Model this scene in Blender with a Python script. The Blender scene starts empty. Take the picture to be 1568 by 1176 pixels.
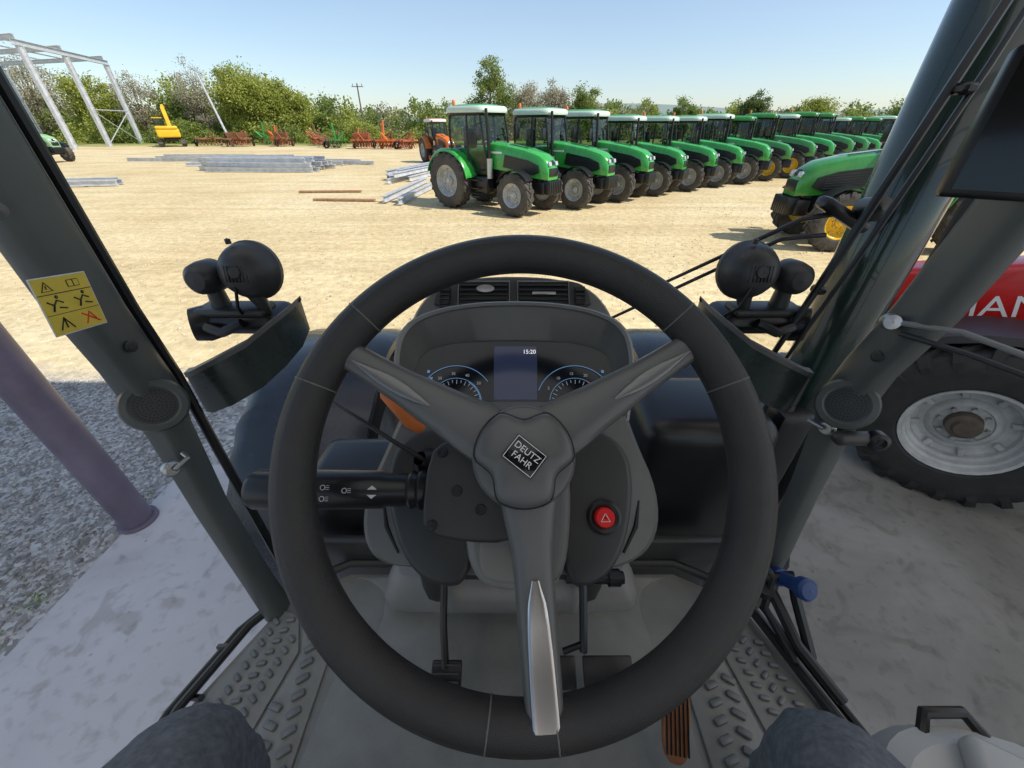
import bpy, bmesh, math, random
import numpy as np
from mathutils import Vector, Matrix, Euler
random.seed(7); rng=np.random.default_rng(7)
D=bpy.data; scn=bpy.context.scene; COL=scn.collection
pi=math.pi
# ------------------------------------------------------------ materials
def mat(name,col,rough=.5,metal=0,bump=None,var=None,spec=.5,emit=None,coat=0,island=0,trans=0,second=None,coords='Object'):
    m=D.materials.new(name); m.use_nodes=True; nt=m.node_tree; N=nt.nodes; L=nt.links
    b=N['Principled BSDF']; b.inputs['Base Color'].default_value=(*col,1)
    b.inputs['Roughness'].default_value=rough; b.inputs['Metallic'].default_value=metal
    b.inputs['Specular IOR Level'].default_value=spec; b.inputs['Coat Weight'].default_value=coat
    tc=N.new('ShaderNodeTexCoord'); src=tc.outputs[coords]
    if var:
        sc,am=var
        n=N.new('ShaderNodeTexNoise'); n.inputs['Scale'].default_value=sc; n.inputs['Detail'].default_value=6; n.inputs['Roughness'].default_value=.65
        L.new(src,n.inputs['Vector'])
        r=N.new('ShaderNodeValToRGB'); r.color_ramp.elements[0].position=.32; r.color_ramp.elements[1].position=.68
        c2=second if second else tuple(min(1,c*(1+am)) for c in col)
        r.color_ramp.elements[0].color=(*[c*(1-am) for c in col],1) if not second else (*col,1)
        r.color_ramp.elements[1].color=(*c2,1)
        L.new(n.outputs[0],r.inputs[0]); out=r.outputs[0]
        if island:
            g=N.new('ShaderNodeNewGeometry'); h=N.new('ShaderNodeHueSaturation'); mr=N.new('ShaderNodeMapRange')
            mr.inputs['To Min'].default_value=1-island; mr.inputs['To Max'].default_value=1+island
            L.new(g.outputs['Random Per Island'],mr.inputs[0]); L.new(mr.outputs[0],h.inputs['Value']); L.new(out,h.inputs['Color']); out=h.outputs[0]
        L.new(out,b.inputs['Base Color'])
        rr=N.new('ShaderNodeMapRange'); rr.inputs['To Min'].default_value=max(0,rough-.08); rr.inputs['To Max'].default_value=min(1,rough+.12)
        L.new(n.outputs[0],rr.inputs[0]); L.new(rr.outputs[0],b.inputs['Roughness'])
    if bump:
        sc,st,dist=bump
        n=N.new('ShaderNodeTexNoise'); n.inputs['Scale'].default_value=sc; n.inputs['Detail'].default_value=3
        L.new(src,n.inputs['Vector']); bp=N.new('ShaderNodeBump'); bp.inputs['Strength'].default_value=st; bp.inputs['Distance'].default_value=dist
        L.new(n.outputs[0],bp.inputs['Height']); L.new(bp.outputs[0],b.inputs['Normal'])
    if emit:
        b.inputs['Emission Color'].default_value=(*emit[0],1); b.inputs['Emission Strength'].default_value=emit[1]
    if trans:
        t=N.new('ShaderNodeBsdfTranslucent'); mx=N.new('ShaderNodeMixShader'); mx.inputs[0].default_value=trans
        if b.inputs['Base Color'].links: L.new(b.inputs['Base Color'].links[0].from_socket,t.inputs[0])
        else: t.inputs[0].default_value=(*col,1)
        L.new(b.outputs[0],mx.inputs[1]); L.new(t.outputs[0],mx.inputs[2]); L.new(mx.outputs[0],N['Material Output'].inputs[0])
    return m
M={}
M['plas_dk']=mat('dark_plastic',(.040,.040,.038),.40,bump=(900,.35,.0006),var=(6,.2))
M['plas_md']=mat('grey_plastic',(.145,.142,.132),.43,bump=(1100,.35,.0006),var=(5,.14))
M['plas_lt']=mat('light_grey_plastic',(.27,.26,.242),.46,bump=(1100,.3,.0006),var=(5,.1))
M['plas_pale']=mat('pale_grey_plastic',(.46,.45,.42),.42,bump=(800,.2,.0005),var=(5,.06))
M['plas_bk']=mat('black_plastic',(.011,.011,.012),.33,var=(9,.25))
M['gloss_bk']=mat('gloss_black',(.008,.009,.010),.10)
M['leather']=mat('wheel_grip',(.030,.027,.025),.33,bump=(1400,.8,.0010),var=(20,.18))
M['spoke']=mat('spoke_plastic',(.115,.113,.108),.32,bump=(1200,.2,.0004),var=(12,.08))
M['alu']=mat('brushed_alu',(.62,.60,.57),.2,metal=.95)
M['satin']=mat('satin_grey',(.20,.195,.19),.26,metal=.3)
M['steel']=mat('steel',(.5,.5,.5),.35,metal=.9,var=(30,.1))
M['rubber']=mat('tyre_rubber',(.022,.021,.020),.75,bump=(60,.4,.004),var=(7,.4))
M['rubber_dust']=mat('dusty_tyre',(.075,.068,.058),.9,bump=(40,.4,.01),var=(3,.45))
M['pillar']=mat('pillar_plastic',(.088,.095,.088),.38,bump=(900,.3,.0006),var=(5,.14))
M['dkgreen']=mat('dark_green_paint',(.011,.024,.019),.18,coat=.5,var=(4,.25))
M['carrier']=mat('lamp_carrier_paint',(.040,.052,.046),.26,coat=.3,var=(7,.15))
M['floor']=mat('floor_rubber',(.235,.235,.212),.48,bump=(300,.35,.0012),var=(7,.16))
M['lug']=mat('mat_lug',(.165,.17,.165),.32,bump=(300,.25,.0008),var=(9,.16))
M['blue']=mat('blue_cap',(.015,.05,.17),.4,var=(20,.1))
M['denim']=mat('denim',(.17,.18,.20),.9,bump=(1200,.9,.002),var=(90,.3))
M['orange']=mat('orange_plastic',(.65,.16,.02),.45,var=(20,.1))
M['brown']=mat('brown_pedal',(.30,.12,.05),.6,var=(30,.2))
M['red']=mat('red_paint',(.50,.015,.014),.28,coat=.4,var=(5,.15))
M['hazred']=mat('hazard_red',(.7,.02,.02),.3,emit=((1,.03,.02),.05))
M['white']=mat('white_paint',(.72,.73,.72),.4,var=(8,.08))
M['whiterim']=mat('rim_paint',(.42,.43,.42),.45,var=(6,.25))
M['hubdirt']=mat('hub_dirt',(.10,.08,.06),.8,var=(9,.4))
M['jdyel']=mat('yellow_rim',(.75,.48,.02),.4,var=(6,.12))
M['green']=mat('green_paint',(.035,.36,.05),.25,coat=.6,var=(3,.12))
M['green2']=mat('deep_green_paint',(.035,.25,.035),.25,coat=.6,var=(3,.12))
M['ltgreen']=mat('pale_green_paint',(.25,.42,.22),.5,var=(3,.2))
M['roofw']=mat('roof_panel',(.55,.66,.56),.35,var=(5,.06))
M['yellow']=mat('excavator_yellow',(.75,.45,.02),.4,var=(3,.15))
M['rust']=mat('rusty_brown',(.24,.11,.055),.85,var=(2,.4))
M['rust2']=mat('faded_red',(.42,.13,.055),.75,var=(2,.4))
M['galv']=mat('galvanised_steel',(.56,.58,.60),.45,metal=.3,var=(3,.2))
M['roofsheet']=mat('fill_light_roof_sheet',(.80,.755,.70),.5,var=(.8,.06),trans=.74)  # translucency made up so sunlight fills the shade under the shed
M['wood']=mat('timber',(.36,.20,.10),.8,var=(6,.3))
M['label']=mat('label_yellow',(.84,.60,.07),.4,var=(25,.06))
M['ink']=mat('ink',(.010,.010,.010),.5)
M['labwhite']=mat('label_white',(.8,.8,.78),.5)
M['icon']=mat('icon_white',(.6,.6,.6),.5)
M['post']=mat('mauve_paint',(.16,.13,.175),.34,var=(2.5,.25),bump=(30,.1,.003))
M['lens']=mat('lamp_lens',(.55,.57,.6),.1,metal=.3)
M['screen']=mat('lcd',(.012,.016,.03),.12,emit=((.06,.08,.17),.24))
M['gauge']=mat('gauge_face',(.006,.010,.016),.13)
M['gline']=mat('gauge_line',(.03,.06,.1),.4,emit=((.20,.42,.75),.4))
M['gwhite']=mat('gauge_white',(.2,.2,.2),.4,emit=((.6,.68,.8),.25))
M['cwhite']=mat('clock_white',(.6,.6,.6),.4,emit=((.9,.9,.95),.8))
M['bark']=mat('bark',(.15,.12,.09),.9,var=(3,.4),bump=(8,.5,.05))
M['navy']=mat('mudguard_plastic',(.016,.021,.030),.24,var=(6,.25))
def glassmat(name,tint):
    m=D.materials.new(name); m.use_nodes=True; nt=m.node_tree; nt.nodes.clear()
    t=nt.nodes.new('ShaderNodeBsdfTransparent'); t.inputs[0].default_value=(*tint,1)
    g=nt.nodes.new('ShaderNodeBsdfGlossy'); g.inputs['Roughness'].default_value=.03
    f=nt.nodes.new('ShaderNodeFresnel'); f.inputs[0].default_value=1.6
    mx=nt.nodes.new('ShaderNodeMixShader'); o=nt.nodes.new('ShaderNodeOutputMaterial')
    nt.links.new(f.outputs[0],mx.inputs[0]); nt.links.new(t.outputs[0],mx.inputs[1]); nt.links.new(g.outputs[0],mx.inputs[2]); nt.links.new(mx.outputs[0],o.inputs[0])
    return m
M['glass']=glassmat('cab_glass',(.58,.68,.64)); M['clear']=glassmat('added_hatch_glass',(.9,.92,.9))
def leafmat(name,c1,c2,tr=.42,sc=.3):
    return mat(name,c1,.6,var=(sc,.3),second=c2,island=.18,trans=tr)
M['leaf_mid']=leafmat('leaf_mid',(.16,.22,.045),(.28,.34,.085))
M['leaf_yel']=leafmat('leaf_spring',(.27,.32,.05),(.43,.45,.10))
M['leaf_dk']=leafmat('leaf_dark',(.09,.13,.035),(.18,.23,.065))
M['leaf_bare']=leafmat('twig',(.33,.29,.21),(.42,.40,.26),.3)
# ------------------------------------------------------------ mesh builder
class MB:
    def __init__(s): s.v=[];s.f=[];s.mi=[];s.sm=[];s.mats=[]
    def slot(s,m):
        if m not in s.mats: s.mats.append(m)
        return s.mats.index(m)
    def add(s,vs,fs,m,smooth=True,X=None):
        o=len(s.v)
        if X is not None: vs=[X@Vector(v) for v in vs]
        s.v+= [tuple(v) for v in vs]; k=s.slot(m)
        for f in fs: s.f.append(tuple(i+o for i in f)); s.mi.append(k); s.sm.append(smooth)
    def box(s,c,d,m,bev=0,seg=2,R=None,X=None):
        bm=bmesh.new(); bmesh.ops.create_cube(bm,size=1)
        for v in bm.verts: v.co=Vector((v.co.x*d[0],v.co.y*d[1],v.co.z*d[2]))
        if bev: bmesh.ops.bevel(bm,geom=list(bm.edges),offset=bev,segments=seg,affect='EDGES',profile=.5,clamp_overlap=True)
        T=Matrix.Translation(c)
        if R is not None: T=T@(R.to_matrix().to_4x4() if isinstance(R,Euler) else R)
        if X is not None: T=X@T
        s.bm(bm,m,bool(bev),T)
    def bm(s,bm,m,smooth,X=None):
        bm.verts.ensure_lookup_table(); bm.verts.index_update()
        s.add([v.co.copy() for v in bm.verts],[[v.index for v in f.verts] for f in bm.faces],m,smooth,X); bm.free()
    def prism(s,poly,n0,n1,m,bev=0,seg=3,X=None):
        bm=bmesh.new(); a=[bm.verts.new((p[0],p[1],n1)) for p in poly]; b=[bm.verts.new((p[0],p[1],n0)) for p in poly]
        bm.faces.new(a); bm.faces.new(b[::-1]); n=len(poly)
        for i in range(n): bm.faces.new((a[i],b[i],b[(i+1)%n],a[(i+1)%n]))
        bmesh.ops.recalc_face_normals(bm,faces=bm.faces)
        if bev:
            es=[e for e in bm.edges if abs(e.verts[0].co.z-n1)<1e-6 and abs(e.verts[1].co.z-n1)<1e-6]
            bmesh.ops.bevel(bm,geom=es,offset=bev,segments=seg,affect='EDGES',profile=.5,clamp_overlap=True)
        s.bm(bm,m,bool(bev),X)
    def loft(s,rings,m,caps=True,closed=True,smooth=True,X=None):
        n=len(rings[0]); vs=[p for r in rings for p in r]; fs=[]
        for i in range(len(rings)-1):
            for j in range(n if closed else n-1):
                k=(j+1)%n; fs.append((i*n+j,i*n+k,(i+1)*n+k,(i+1)*n+j))
        s.add(vs,fs,m,smooth,X)
        if caps and closed:
            s.add(rings[0],[tuple(range(n))[::-1]],m,False,X); s.add(rings[-1],[tuple(range(n))],m,False,X)
    def tube(s,pts,r,m,n=10,caps=True,X=None,flat=1,closed=False):
        pts=[Vector(p) for p in pts]; rs=r if isinstance(r,(list,tuple)) else [r]*len(pts)
        rings=[];up=None;N=len(pts)
        for i,p in enumerate(pts):
            if closed: t=pts[(i+1)%N]-pts[i-1]
            else: t=(pts[min(i+1,N-1)]-pts[max(i-1,0)])
            t.normalize()
            if up is None: up=Vector((0,0,1)) if abs(t.z)<.9 else Vector((0,1,0))
            a=t.cross(up).normalized(); b=a.cross(t).normalized(); up=b
            rings.append([p+a*math.cos(2*pi*k/n)*rs[i]+b*math.sin(2*pi*k/n)*rs[i]*flat for k in range(n)])
        if closed: rings.append(rings[0])
        s.loft(rings,m,caps and not closed,X=X)
    def lathe(s,prof,m,n=32,X=None,smooth=True,arc=None,caps=False):
        a0,a1=arc if arc else (0,2*pi); cl=arc is None; k=n if cl else n+1
        rings=[[ (r*math.cos(a0+(a1-a0)*j/n),r*math.sin(a0+(a1-a0)*j/n),h) for j in range(k)] for r,h in prof]
        s.loft(rings,m,False,cl,smooth,X)
    def obj(s,name,parent=None,loc=None,X=None,autosm=True):
        me=D.meshes.new(name); me.from_pydata(s.v,[],s.f)
        for m in s.mats: me.materials.append(M[m])
        me.polygons.foreach_set('material_index',s.mi); me.polygons.foreach_set('use_smooth',s.sm)
        me.update(); o=D.objects.new(name,me); COL.objects.link(o)
        if X is not None: o.matrix_world=X
        if loc: o.location=loc
        if parent: o.parent=parent
        if autosm:
            try: me.set_sharp_from_angle(angle=math.radians(38))
            except Exception: pass
        return o
def empty(name,loc=(0,0,0)):
    e=D.objects.new(name,None); e.location=loc; COL.objects.link(e); return e
def text(name,body,size,m,parent,X,ext=.0003,align='CENTER'):
    c=D.curves.new(name,'FONT'); c.body=body; c.size=size; c.extrude=ext; c.align_x=align; c.align_y='CENTER'
    c.materials.append(M[m]); o=D.objects.new(name,c); COL.objects.link(o); o.parent=parent; o.matrix_local=X; return o
def axisM(p,z,x=None):
    z=Vector(z).normalized(); x=Vector(x) if x else (Vector((1,0,0)) if abs(z.x)<.9 else Vector((0,1,0)))
    y=z.cross(x).normalized(); x=y.cross(z).normalized()
    R=Matrix((x,y,z)).transposed().to_4x4(); return Matrix.Translation(p)@R
# ------------------------------------------------------------ camera, sun, sky
cam=D.cameras.new('camera'); co=D.objects.new('camera',cam); COL.objects.link(co); scn.camera=co
co.location=(0,0,2.5); co.rotation_euler=(math.radians(90-34.2),0,0)
cam.sensor_width=36; cam.lens=589/1568*36; cam.clip_start=.02; cam.clip_end=6000
sv=Vector((.95,-.30,1.08)).normalized()
sl=D.lights.new('sun','SUN'); sl.energy=5.0; sl.angle=math.radians(.5); sl.color=(1,.95,.87)
so=D.objects.new('sun',sl); COL.objects.link(so); so.location=(20,-10,30); so.rotation_euler=(-sv).to_track_quat('-Z','Y').to_euler()
w=D.worlds.new('World'); scn.world=w; w.use_nodes=True; nt=w.node_tree
sky=nt.nodes.new('ShaderNodeTexSky'); sky.sky_type='NISHITA'; sky.sun_disc=False
sky.sun_elevation=math.asin(sv.z); sky.sun_rotation=math.atan2(sv.x,sv.y); sky.air_density=1.0; sky.dust_density=.5; sky.ozone_density=2.4
hz=nt.nodes.new('ShaderNodeMix'); hz.data_type='RGBA'; hz.inputs[7].default_value=(4.9,6.0,7.4,1)
# thin high haze, a little uneven
tcw=nt.nodes.new('ShaderNodeTexCoord'); mpw=nt.nodes.new('ShaderNodeMapping'); mpw.inputs['Scale'].default_value=(1,1,3.5); nw=nt.nodes.new('ShaderNodeTexNoise'); nw.inputs['Scale'].default_value=1.6; nw.inputs['Detail'].default_value=5
mrw=nt.nodes.new('ShaderNodeMapRange'); mrw.inputs['From Min'].default_value=.3; mrw.inputs['From Max'].default_value=.7; mrw.inputs['To Min'].default_value=.12; mrw.inputs['To Max'].default_value=.24
nt.links.new(tcw.outputs['Generated'],mpw.inputs[0]); nt.links.new(mpw.outputs[0],nw.inputs['Vector']); nt.links.new(nw.outputs[0],mrw.inputs[0]); nt.links.new(mrw.outputs[0],hz.inputs[0])
nt.links.new(sky.outputs[0],hz.inputs[6]); nt.links.new(hz.outputs[2],nt.nodes['Background'].inputs[0]); nt.nodes['Background'].inputs[1].default_value=.15
scn.view_settings.view_transform='Standard'; scn.view_settings.look='None'; scn.view_settings.exposure=0
# ------------------------------------------------------------ ground
def ground_mat():
    m=D.materials.new('yard_dirt'); m.use_nodes=True; nt=m.node_tree; N=nt.nodes; L=nt.links; b=N['Principled BSDF']; b.inputs['Roughness'].default_value=.95; b.inputs['Specular IOR Level'].default_value=.15
    g=N.new('ShaderNodeNewGeometry'); P=g.outputs['Position']
    def noise(sc,det=5,vec=P):
        n=N.new('ShaderNodeTexNoise'); n.inputs['Scale'].default_value=sc; n.inputs['Detail'].default_value=det; n.inputs['Roughness'].default_value=.65; L.new(vec,n.inputs['Vector']); return n.outputs[0]
    def ramp(f,stops):
        r=N.new('ShaderNodeValToRGB'); e=r.color_ramp.elements
        while len(e)<len(stops): e.new(.5)
        for i,(p,c) in enumerate(stops): e[i].position=p; e[i].color=(*c,1)
        L.new(f,r.inputs[0]); return r.outputs[0]
    def mix(f,a,b_):
        x=N.new('ShaderNodeMix'); x.data_type='RGBA'; L.new(f,x.inputs[0]); L.new(a,x.inputs[6]); L.new(b_,x.inputs[7]); return x.outputs[2]
    def mul(a,b_,f):
        x=N.new('ShaderNodeMix'); x.data_type='RGBA'; x.blend_type='MULTIPLY'; x.inputs[0].default_value=f; L.new(a,x.inputs[6]); L.new(b_,x.inputs[7]); return x.outputs[2]
    def math_(op,a,b_=None):
        x=N.new('ShaderNodeMath'); x.operation=op
        for i,v in enumerate((a,b_)):
            if v is None: continue
            if isinstance(v,(int,float)): x.inputs[i].default_value=v
            else: L.new(v,x.inputs[i])
        return x.outputs[0]
    base=ramp(noise(.16,8),[(.3,(.66,.51,.27)),(.52,(.77,.63,.37)),(.7,(.82,.70,.46))])
    fine=ramp(noise(6,8),[(.35,(.62,.60,.56)),(.6,(1,1,1))])
    c=mul(base,fine,.7)
    mp=N.new('ShaderNodeMapping'); mp.inputs['Rotation'].default_value=(0,0,math.radians(-20)); mp.inputs['Scale'].default_value=(.06,1.1,1); L.new(P,mp.inputs['Vector'])
    tr=ramp(noise(1,4,mp.outputs[0]),[(.42,(.78,.75,.72)),(.56,(1,1,1))]); c=mul(c,tr,.4)
    mp=N.new('ShaderNodeMapping'); mp.inputs['Rotation'].default_value=(0,0,math.radians(35)); mp.inputs['Scale'].default_value=(.05,1.6,1); L.new(P,mp.inputs['Vector'])
    tr=ramp(noise(1,4,mp.outputs[0]),[(.5,(1,1,1)),(.62,(.8,.77,.74))]); c=mul(c,tr,.4)
    patch=ramp(noise(.7,7),[(.38,(.80,.76,.70)),(.55,(1,1,1))]); c=mul(c,patch,.45)
    v=N.new('ShaderNodeTexVoronoi'); v.inputs['Scale'].default_value=9; L.new(P,v.inputs['Vector'])
    st=ramp(v.outputs['Distance'],[(.10,(.55,.53,.5)),(.2,(1,1,1))]); c=mul(c,st,.5)
    sp=N.new('ShaderNodeSeparateXYZ'); L.new(P,sp.inputs[0])
    yy=math_('ADD',sp.outputs[1],math_('MULTIPLY',noise(.08),14))
    gr=ramp(noise(.5,6),[(.35,(.17,.21,.045)),(.65,(.34,.34,.11))])
    mr=N.new('ShaderNodeMapRange'); mr.inputs['From Min'].default_value=62; mr.inputs['From Max'].default_value=70; L.new(yy,mr.inputs[0])
    c=mix(mr.outputs[0],c,gr)
    gv=N.new('ShaderNodeTexVoronoi'); gv.inputs['Scale'].default_value=34; L.new(P,gv.inputs['Vector'])
    hs=N.new('ShaderNodeSeparateColor'); L.new(gv.outputs['Color'],hs.inputs[0])
    gc=ramp(hs.outputs[0],[(0,(.22,.205,.185)),(.5,(.38,.36,.335)),(1,(.60,.58,.55))])
    y2=math_('ADD',sp.outputs[1],math_('MULTIPLY',noise(1.3),.9))
    m2=N.new('ShaderNodeMapRange'); m2.inputs['From Min'].default_value=4.55; m2.inputs['From Max'].default_value=4.05; L.new(y2,m2.inputs[0])
    c=mix(m2.outputs[0],c,gc)
    L.new(c,b.inputs['Base Color'])
    bp=N.new('ShaderNodeBump'); bp.inputs['Strength'].default_value=.6; bp.inputs['Distance'].default_value=.03
    L.new(math_('ADD',noise(9,7),math_('MULTIPLY',v.outputs['Distance'],-.3)),bp.inputs['Height']); L.new(bp.outputs[0],b.inputs['Normal'])
    return m
M['ground']=ground_mat()
def conc_mat(name,c1,c2,c3):
    m=D.materials.new(name); m.use_nodes=True; nt=m.node_tree; N=nt.nodes; L=nt.links; b=N['Principled BSDF']
    g=N.new('ShaderNodeNewGeometry')
    n=N.new('ShaderNodeTexNoise'); n.inputs['Scale'].default_value=.9; n.inputs['Detail'].default_value=9; n.inputs['Roughness'].default_value=.62; L.new(g.outputs[0],n.inputs['Vector'])
    n.inputs['Distortion'].default_value=.6
    r=N.new('ShaderNodeValToRGB'); e=r.color_ramp.elements; e[0].position=.3; e[0].color=(*c1,1); e[1].position=.7; e[1].color=(*c3,1); k=e.new(.5); k.color=(*c2,1)
    L.new(n.outputs[0],r.inputs[0])
    def mul(c,src,a,p0,p1,f):
        r2=N.new('ShaderNodeValToRGB'); e=r2.color_ramp.elements; e[0].position=p0; e[0].color=(*a,1); e[1].position=p1; e[1].color=(1,1,1,1); L.new(src,r2.inputs[0])
        x=N.new('ShaderNodeMix'); x.data_type='RGBA'; x.blend_type='MULTIPLY'; x.inputs[0].default_value=f; L.new(c,x.inputs[6]); L.new(r2.outputs[0],x.inputs[7]); return x.outputs[2]
    n2=N.new('ShaderNodeTexNoise'); n2.inputs['Scale'].default_value=14; n2.inputs['Detail'].default_value=10; L.new(g.outputs[0],n2.inputs['Vector'])
    c=mul(r.outputs[0],n2.outputs[0],(.70,.69,.67),.30,.45,.7)
    n3=N.new('ShaderNodeTexNoise'); n3.inputs['Scale'].default_value=3.2; n3.inputs['Detail'].default_value=5; n3.inputs['Distortion'].default_value=1.5; L.new(g.outputs[0],n3.inputs['Vector'])
    c=mul(c,n3.outputs[0],(.66,.64,.60),.34,.42,.6)
    v=N.new('ShaderNodeTexVoronoi'); v.inputs['Scale'].default_value=5.5; L.new(g.outputs[0],v.inputs['Vector'])
    c=mul(c,v.outputs['Distance'],(.5,.48,.45),.035,.07,.7)
    L.new(c,b.inputs['Base Color'])
    b.inputs['Roughness'].default_value=.65
    bp=N.new('ShaderNodeBump'); bp.inputs['Strength'].default_value=.15; bp.inputs['Distance'].default_value=.01; L.new(n2.outputs[0],bp.inputs['Height']); L.new(bp.outputs[0],b.inputs['Normal'])
    return m
M['conc']=conc_mat('concrete',(.48,.445,.435),(.58,.545,.535),(.64,.605,.595))
M['conc2']=conc_mat('worn_concrete',(.16,.155,.135),(.23,.22,.195),(.32,.31,.28))
g=MB()
xs=[-3000,-400,-120,-60,-30,-15,-8,0,8,15,30,60,120,400,3000]; ys=[-3000,-200,-30,-8,0,4,8,16,30,50,70,100,200,500,3000]
vs=[(x,y,0) for y in ys for x in xs]; n=len(xs)
g.add(vs,[(j*n+i,j*n+i+1,(j+1)*n+i+1,(j+1)*n+i) for j in range(len(ys)-1) for i in range(n-1)],'ground',False)
g.obj('ground',autosm=False)
s=MB()
s.box((-1.425,-5.85,-.03),(2.85,16.5,.10),'conc',.008,1)
s.box((6.9,-4.85,-.03),(13.79,18.5,.10),'conc2',.008,1)
s.obj('concrete_floor')
def stones(name,N,xr,yr,smin,smax,m,dens=None):
    ico=[(0,0,1),(.9,0,-.2),(-.45,.78,-.2),(-.45,-.78,-.2),(.3,.5,.6),(.2,-.6,.5),(-.6,.1,.5)]
    F=[(0,4,6),(0,5,4),(0,6,5),(1,4,5),(2,6,4),(3,5,6),(1,2,4),(2,3,6),(3,1,5)]
    base=np.array(ico); V=np.zeros((N,7,3)); 
    px=rng.uniform(*xr,N); py=rng.uniform(*yr,N); sz=rng.uniform(smin,smax,N)*rng.uniform(.5,1,N); an=rng.uniform(0,6.28,N)
    for i in range(7):
        j=base[i]+rng.uniform(-.25,.25,(N,3)); x=j[:,0]*np.cos(an)-j[:,1]*np.sin(an); y=j[:,0]*np.sin(an)+j[:,1]*np.cos(an)
        V[:,i,0]=px+x*sz; V[:,i,1]=py+y*sz; V[:,i,2]=sz*.15+j[:,2]*sz*.6
    me=D.meshes.new(name); me.vertices.add(N*7); me.vertices.foreach_set('co',V.reshape(-1))
    T=(np.array(F)[None]+np.arange(N)[:,None,None]*7).reshape(-1); nf=N*9
    me.loops.add(nf*3); me.loops.foreach_set('vertex_index',T); me.polygons.add(nf); me.polygons.foreach_set('loop_start',np.arange(nf)*3)
    try: me.polygons.foreach_set('loop_total',np.full(nf,3))
    except Exception: pass
    me.update(calc_edges=True); me.materials.append(M[m]); o=D.objects.new(name,me); COL.objects.link(o); return o
M['stone']=mat('gravel_stone',(.27,.25,.225),.9,var=(1.5,.3),second=(.54,.51,.48),island=.45,coords='Object')
M['stone_tan']=mat('yard_stone',(.45,.37,.26),.9,var=(1.5,.3),second=(.66,.58,.45),island=.3)
stones('gravel',26000,(-9,-2.92),(-.6,3.75),.008,.028,'stone')
stones('yard_stones',9000,(-12,9),(4,17),.008,.034,'stone_tan')
# ------------------------------------------------------------ shed
sh=empty('open_shed')
s=MB()
for (x,y) in [(-2.81,1.82),(-2.81,-5),(11.5,1.82),(11.5,-5)]:
    s.lathe([(.098,.05),(.098,5.3)],'post',28,Matrix.Translation((x,y,0)))
    s.lathe([(.001,.05),(.118,.05),(.122,.045),(.122,.02)],'post',28,Matrix.Translation((x,y,0)))
s.obj('posts',sh)
s=MB()
s.box((4.35,1.82,5.28),(14.6,.16,.22),'post'); s.box((4.35,-5,5.28),(14.6,.16,.22),'post')
for k in range(6): s.box((4.35,-9.5+2.2*k,5.42),(14.6,.07,.07),'post')
s.obj('roof_beams',sh)
s=MB(); rr=[]
for k in range(150):
    x=-3.25+14.9*k/149; rr.append([(x,2.2,5.48+.02*(k%2)),(x,-10.2,5.48+.02*(k%2))])
s.loft(rr,'roofsheet',False,False); s.obj('roof',sh)
# ------------------------------------------------------------ foliage
def leafobj(name,C,size,mats,parent=None,flat=.0,midx=None):
    N=len(C); C=np.asarray(C,dtype=float)
    a=rng.normal(size=(N,3)); a/=np.linalg.norm(a,axis=1)[:,None]
    b=rng.normal(size=(N,3)); b-=a*(a*b).sum(1)[:,None]; b/=np.linalg.norm(b,axis=1)[:,None]
    sz=(np.asarray(size)*rng.uniform(.55,1.3,N))[:,None]*.5
    V=np.stack([C-a*sz,C+b*sz*.6,C+a*sz,C-b*sz*.6],1).reshape(-1)
    me=D.meshes.new(name); me.vertices.add(N*4); me.vertices.foreach_set('co',V)
    me.loops.add(N*4); me.loops.foreach_set('vertex_index',np.arange(N*4)); me.polygons.add(N); me.polygons.foreach_set('loop_start',np.arange(N)*4)
    try: me.polygons.foreach_set('loop_total',np.full(N,4))
    except Exception: pass
    for m in mats: me.materials.append(M[m])
    if midx is not None: me.polygons.foreach_set('material_index',midx.astype(np.int32))
    me.update(calc_edges=True); o=D.objects.new(name,me); COL.objects.link(o)
    if parent: o.parent=parent
    return o
def crown(center,rx,rz,K,per,cl):
    pts=[];cs=[]
    for _ in range(K):
        d=rng.normal(size=3); d/=np.linalg.norm(d); r=rng.uniform(.2,1.0)**.5*rng.uniform(.72,1.05)
        c=np.array(center)+d*np.array([rx,rx,rz])*r; cs.append(c)
        q=rng.normal(size=(per,3))*cl*rng.uniform(.6,1.2)*np.array([1,1,.75]); pts.append(c+q)
    return np.concatenate(pts),cs
def tree(name,loc,h,rx,leaf,K=60,per=130,lsz=.28,trunk=.25,base=.25,cl=None):
    cz=h*(1+base)/2; rz=h*(1-base)/2; cl=cl or rx*.16
    P,cs=crown((0,0,cz),rx,rz,K,per,cl)
    t=MB(); top=Vector((.1*rx,0,h*.8))
    t.tube([(0,0,-.1),(.03*rx,.02,h*.25),(.05*rx,0,h*.5),top],[trunk,trunk*.75,trunk*.5,trunk*.12],'bark',8)
    for c in cs[:34]:
        z0=max(h*.15,min(h*.7,c[2]*.6)); st=Vector((.04*rx,0,z0)); e=Vector(c); mid=(st+e)/2+Vector((0,0,-.06*h))
        t.tube([st,mid,e],[trunk*.35,trunk*.2,trunk*.06],'bark',5)
    o=t.obj(name,loc=loc); leafobj('crown',P,lsz,[leaf],o); return o
tree('poplar_tree',(-42.8,73,0),11.2,1.2,'leaf_dk',50,150,.3,.25,.1,.32)
tree('willow_tree',(-38,70,0),9.4,5.0,'leaf_yel',110,260,.30,.4,.0)
tree('willow_tree',(-33.5,71,0),7.4,3.4,'leaf_yel',70,230,.30,.3,.0)
tree('willow_tree',(-47.5,72,0),9.8,3.2,'leaf_bare',60,100,.2,.25,.1)
tree('birch_tree',(-56,71,0),9.0,3.0,'leaf_bare',60,100,.2,.2,.15)
tree('willow_tree',(-51.5,74,0),7.0,3.0,'leaf_mid',60,180,.3,.2,.0)
tree('broadleaf_tree',(-64,73,0),9.0,4.2,'leaf_yel',60,190,.32,.3,.05)
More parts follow.
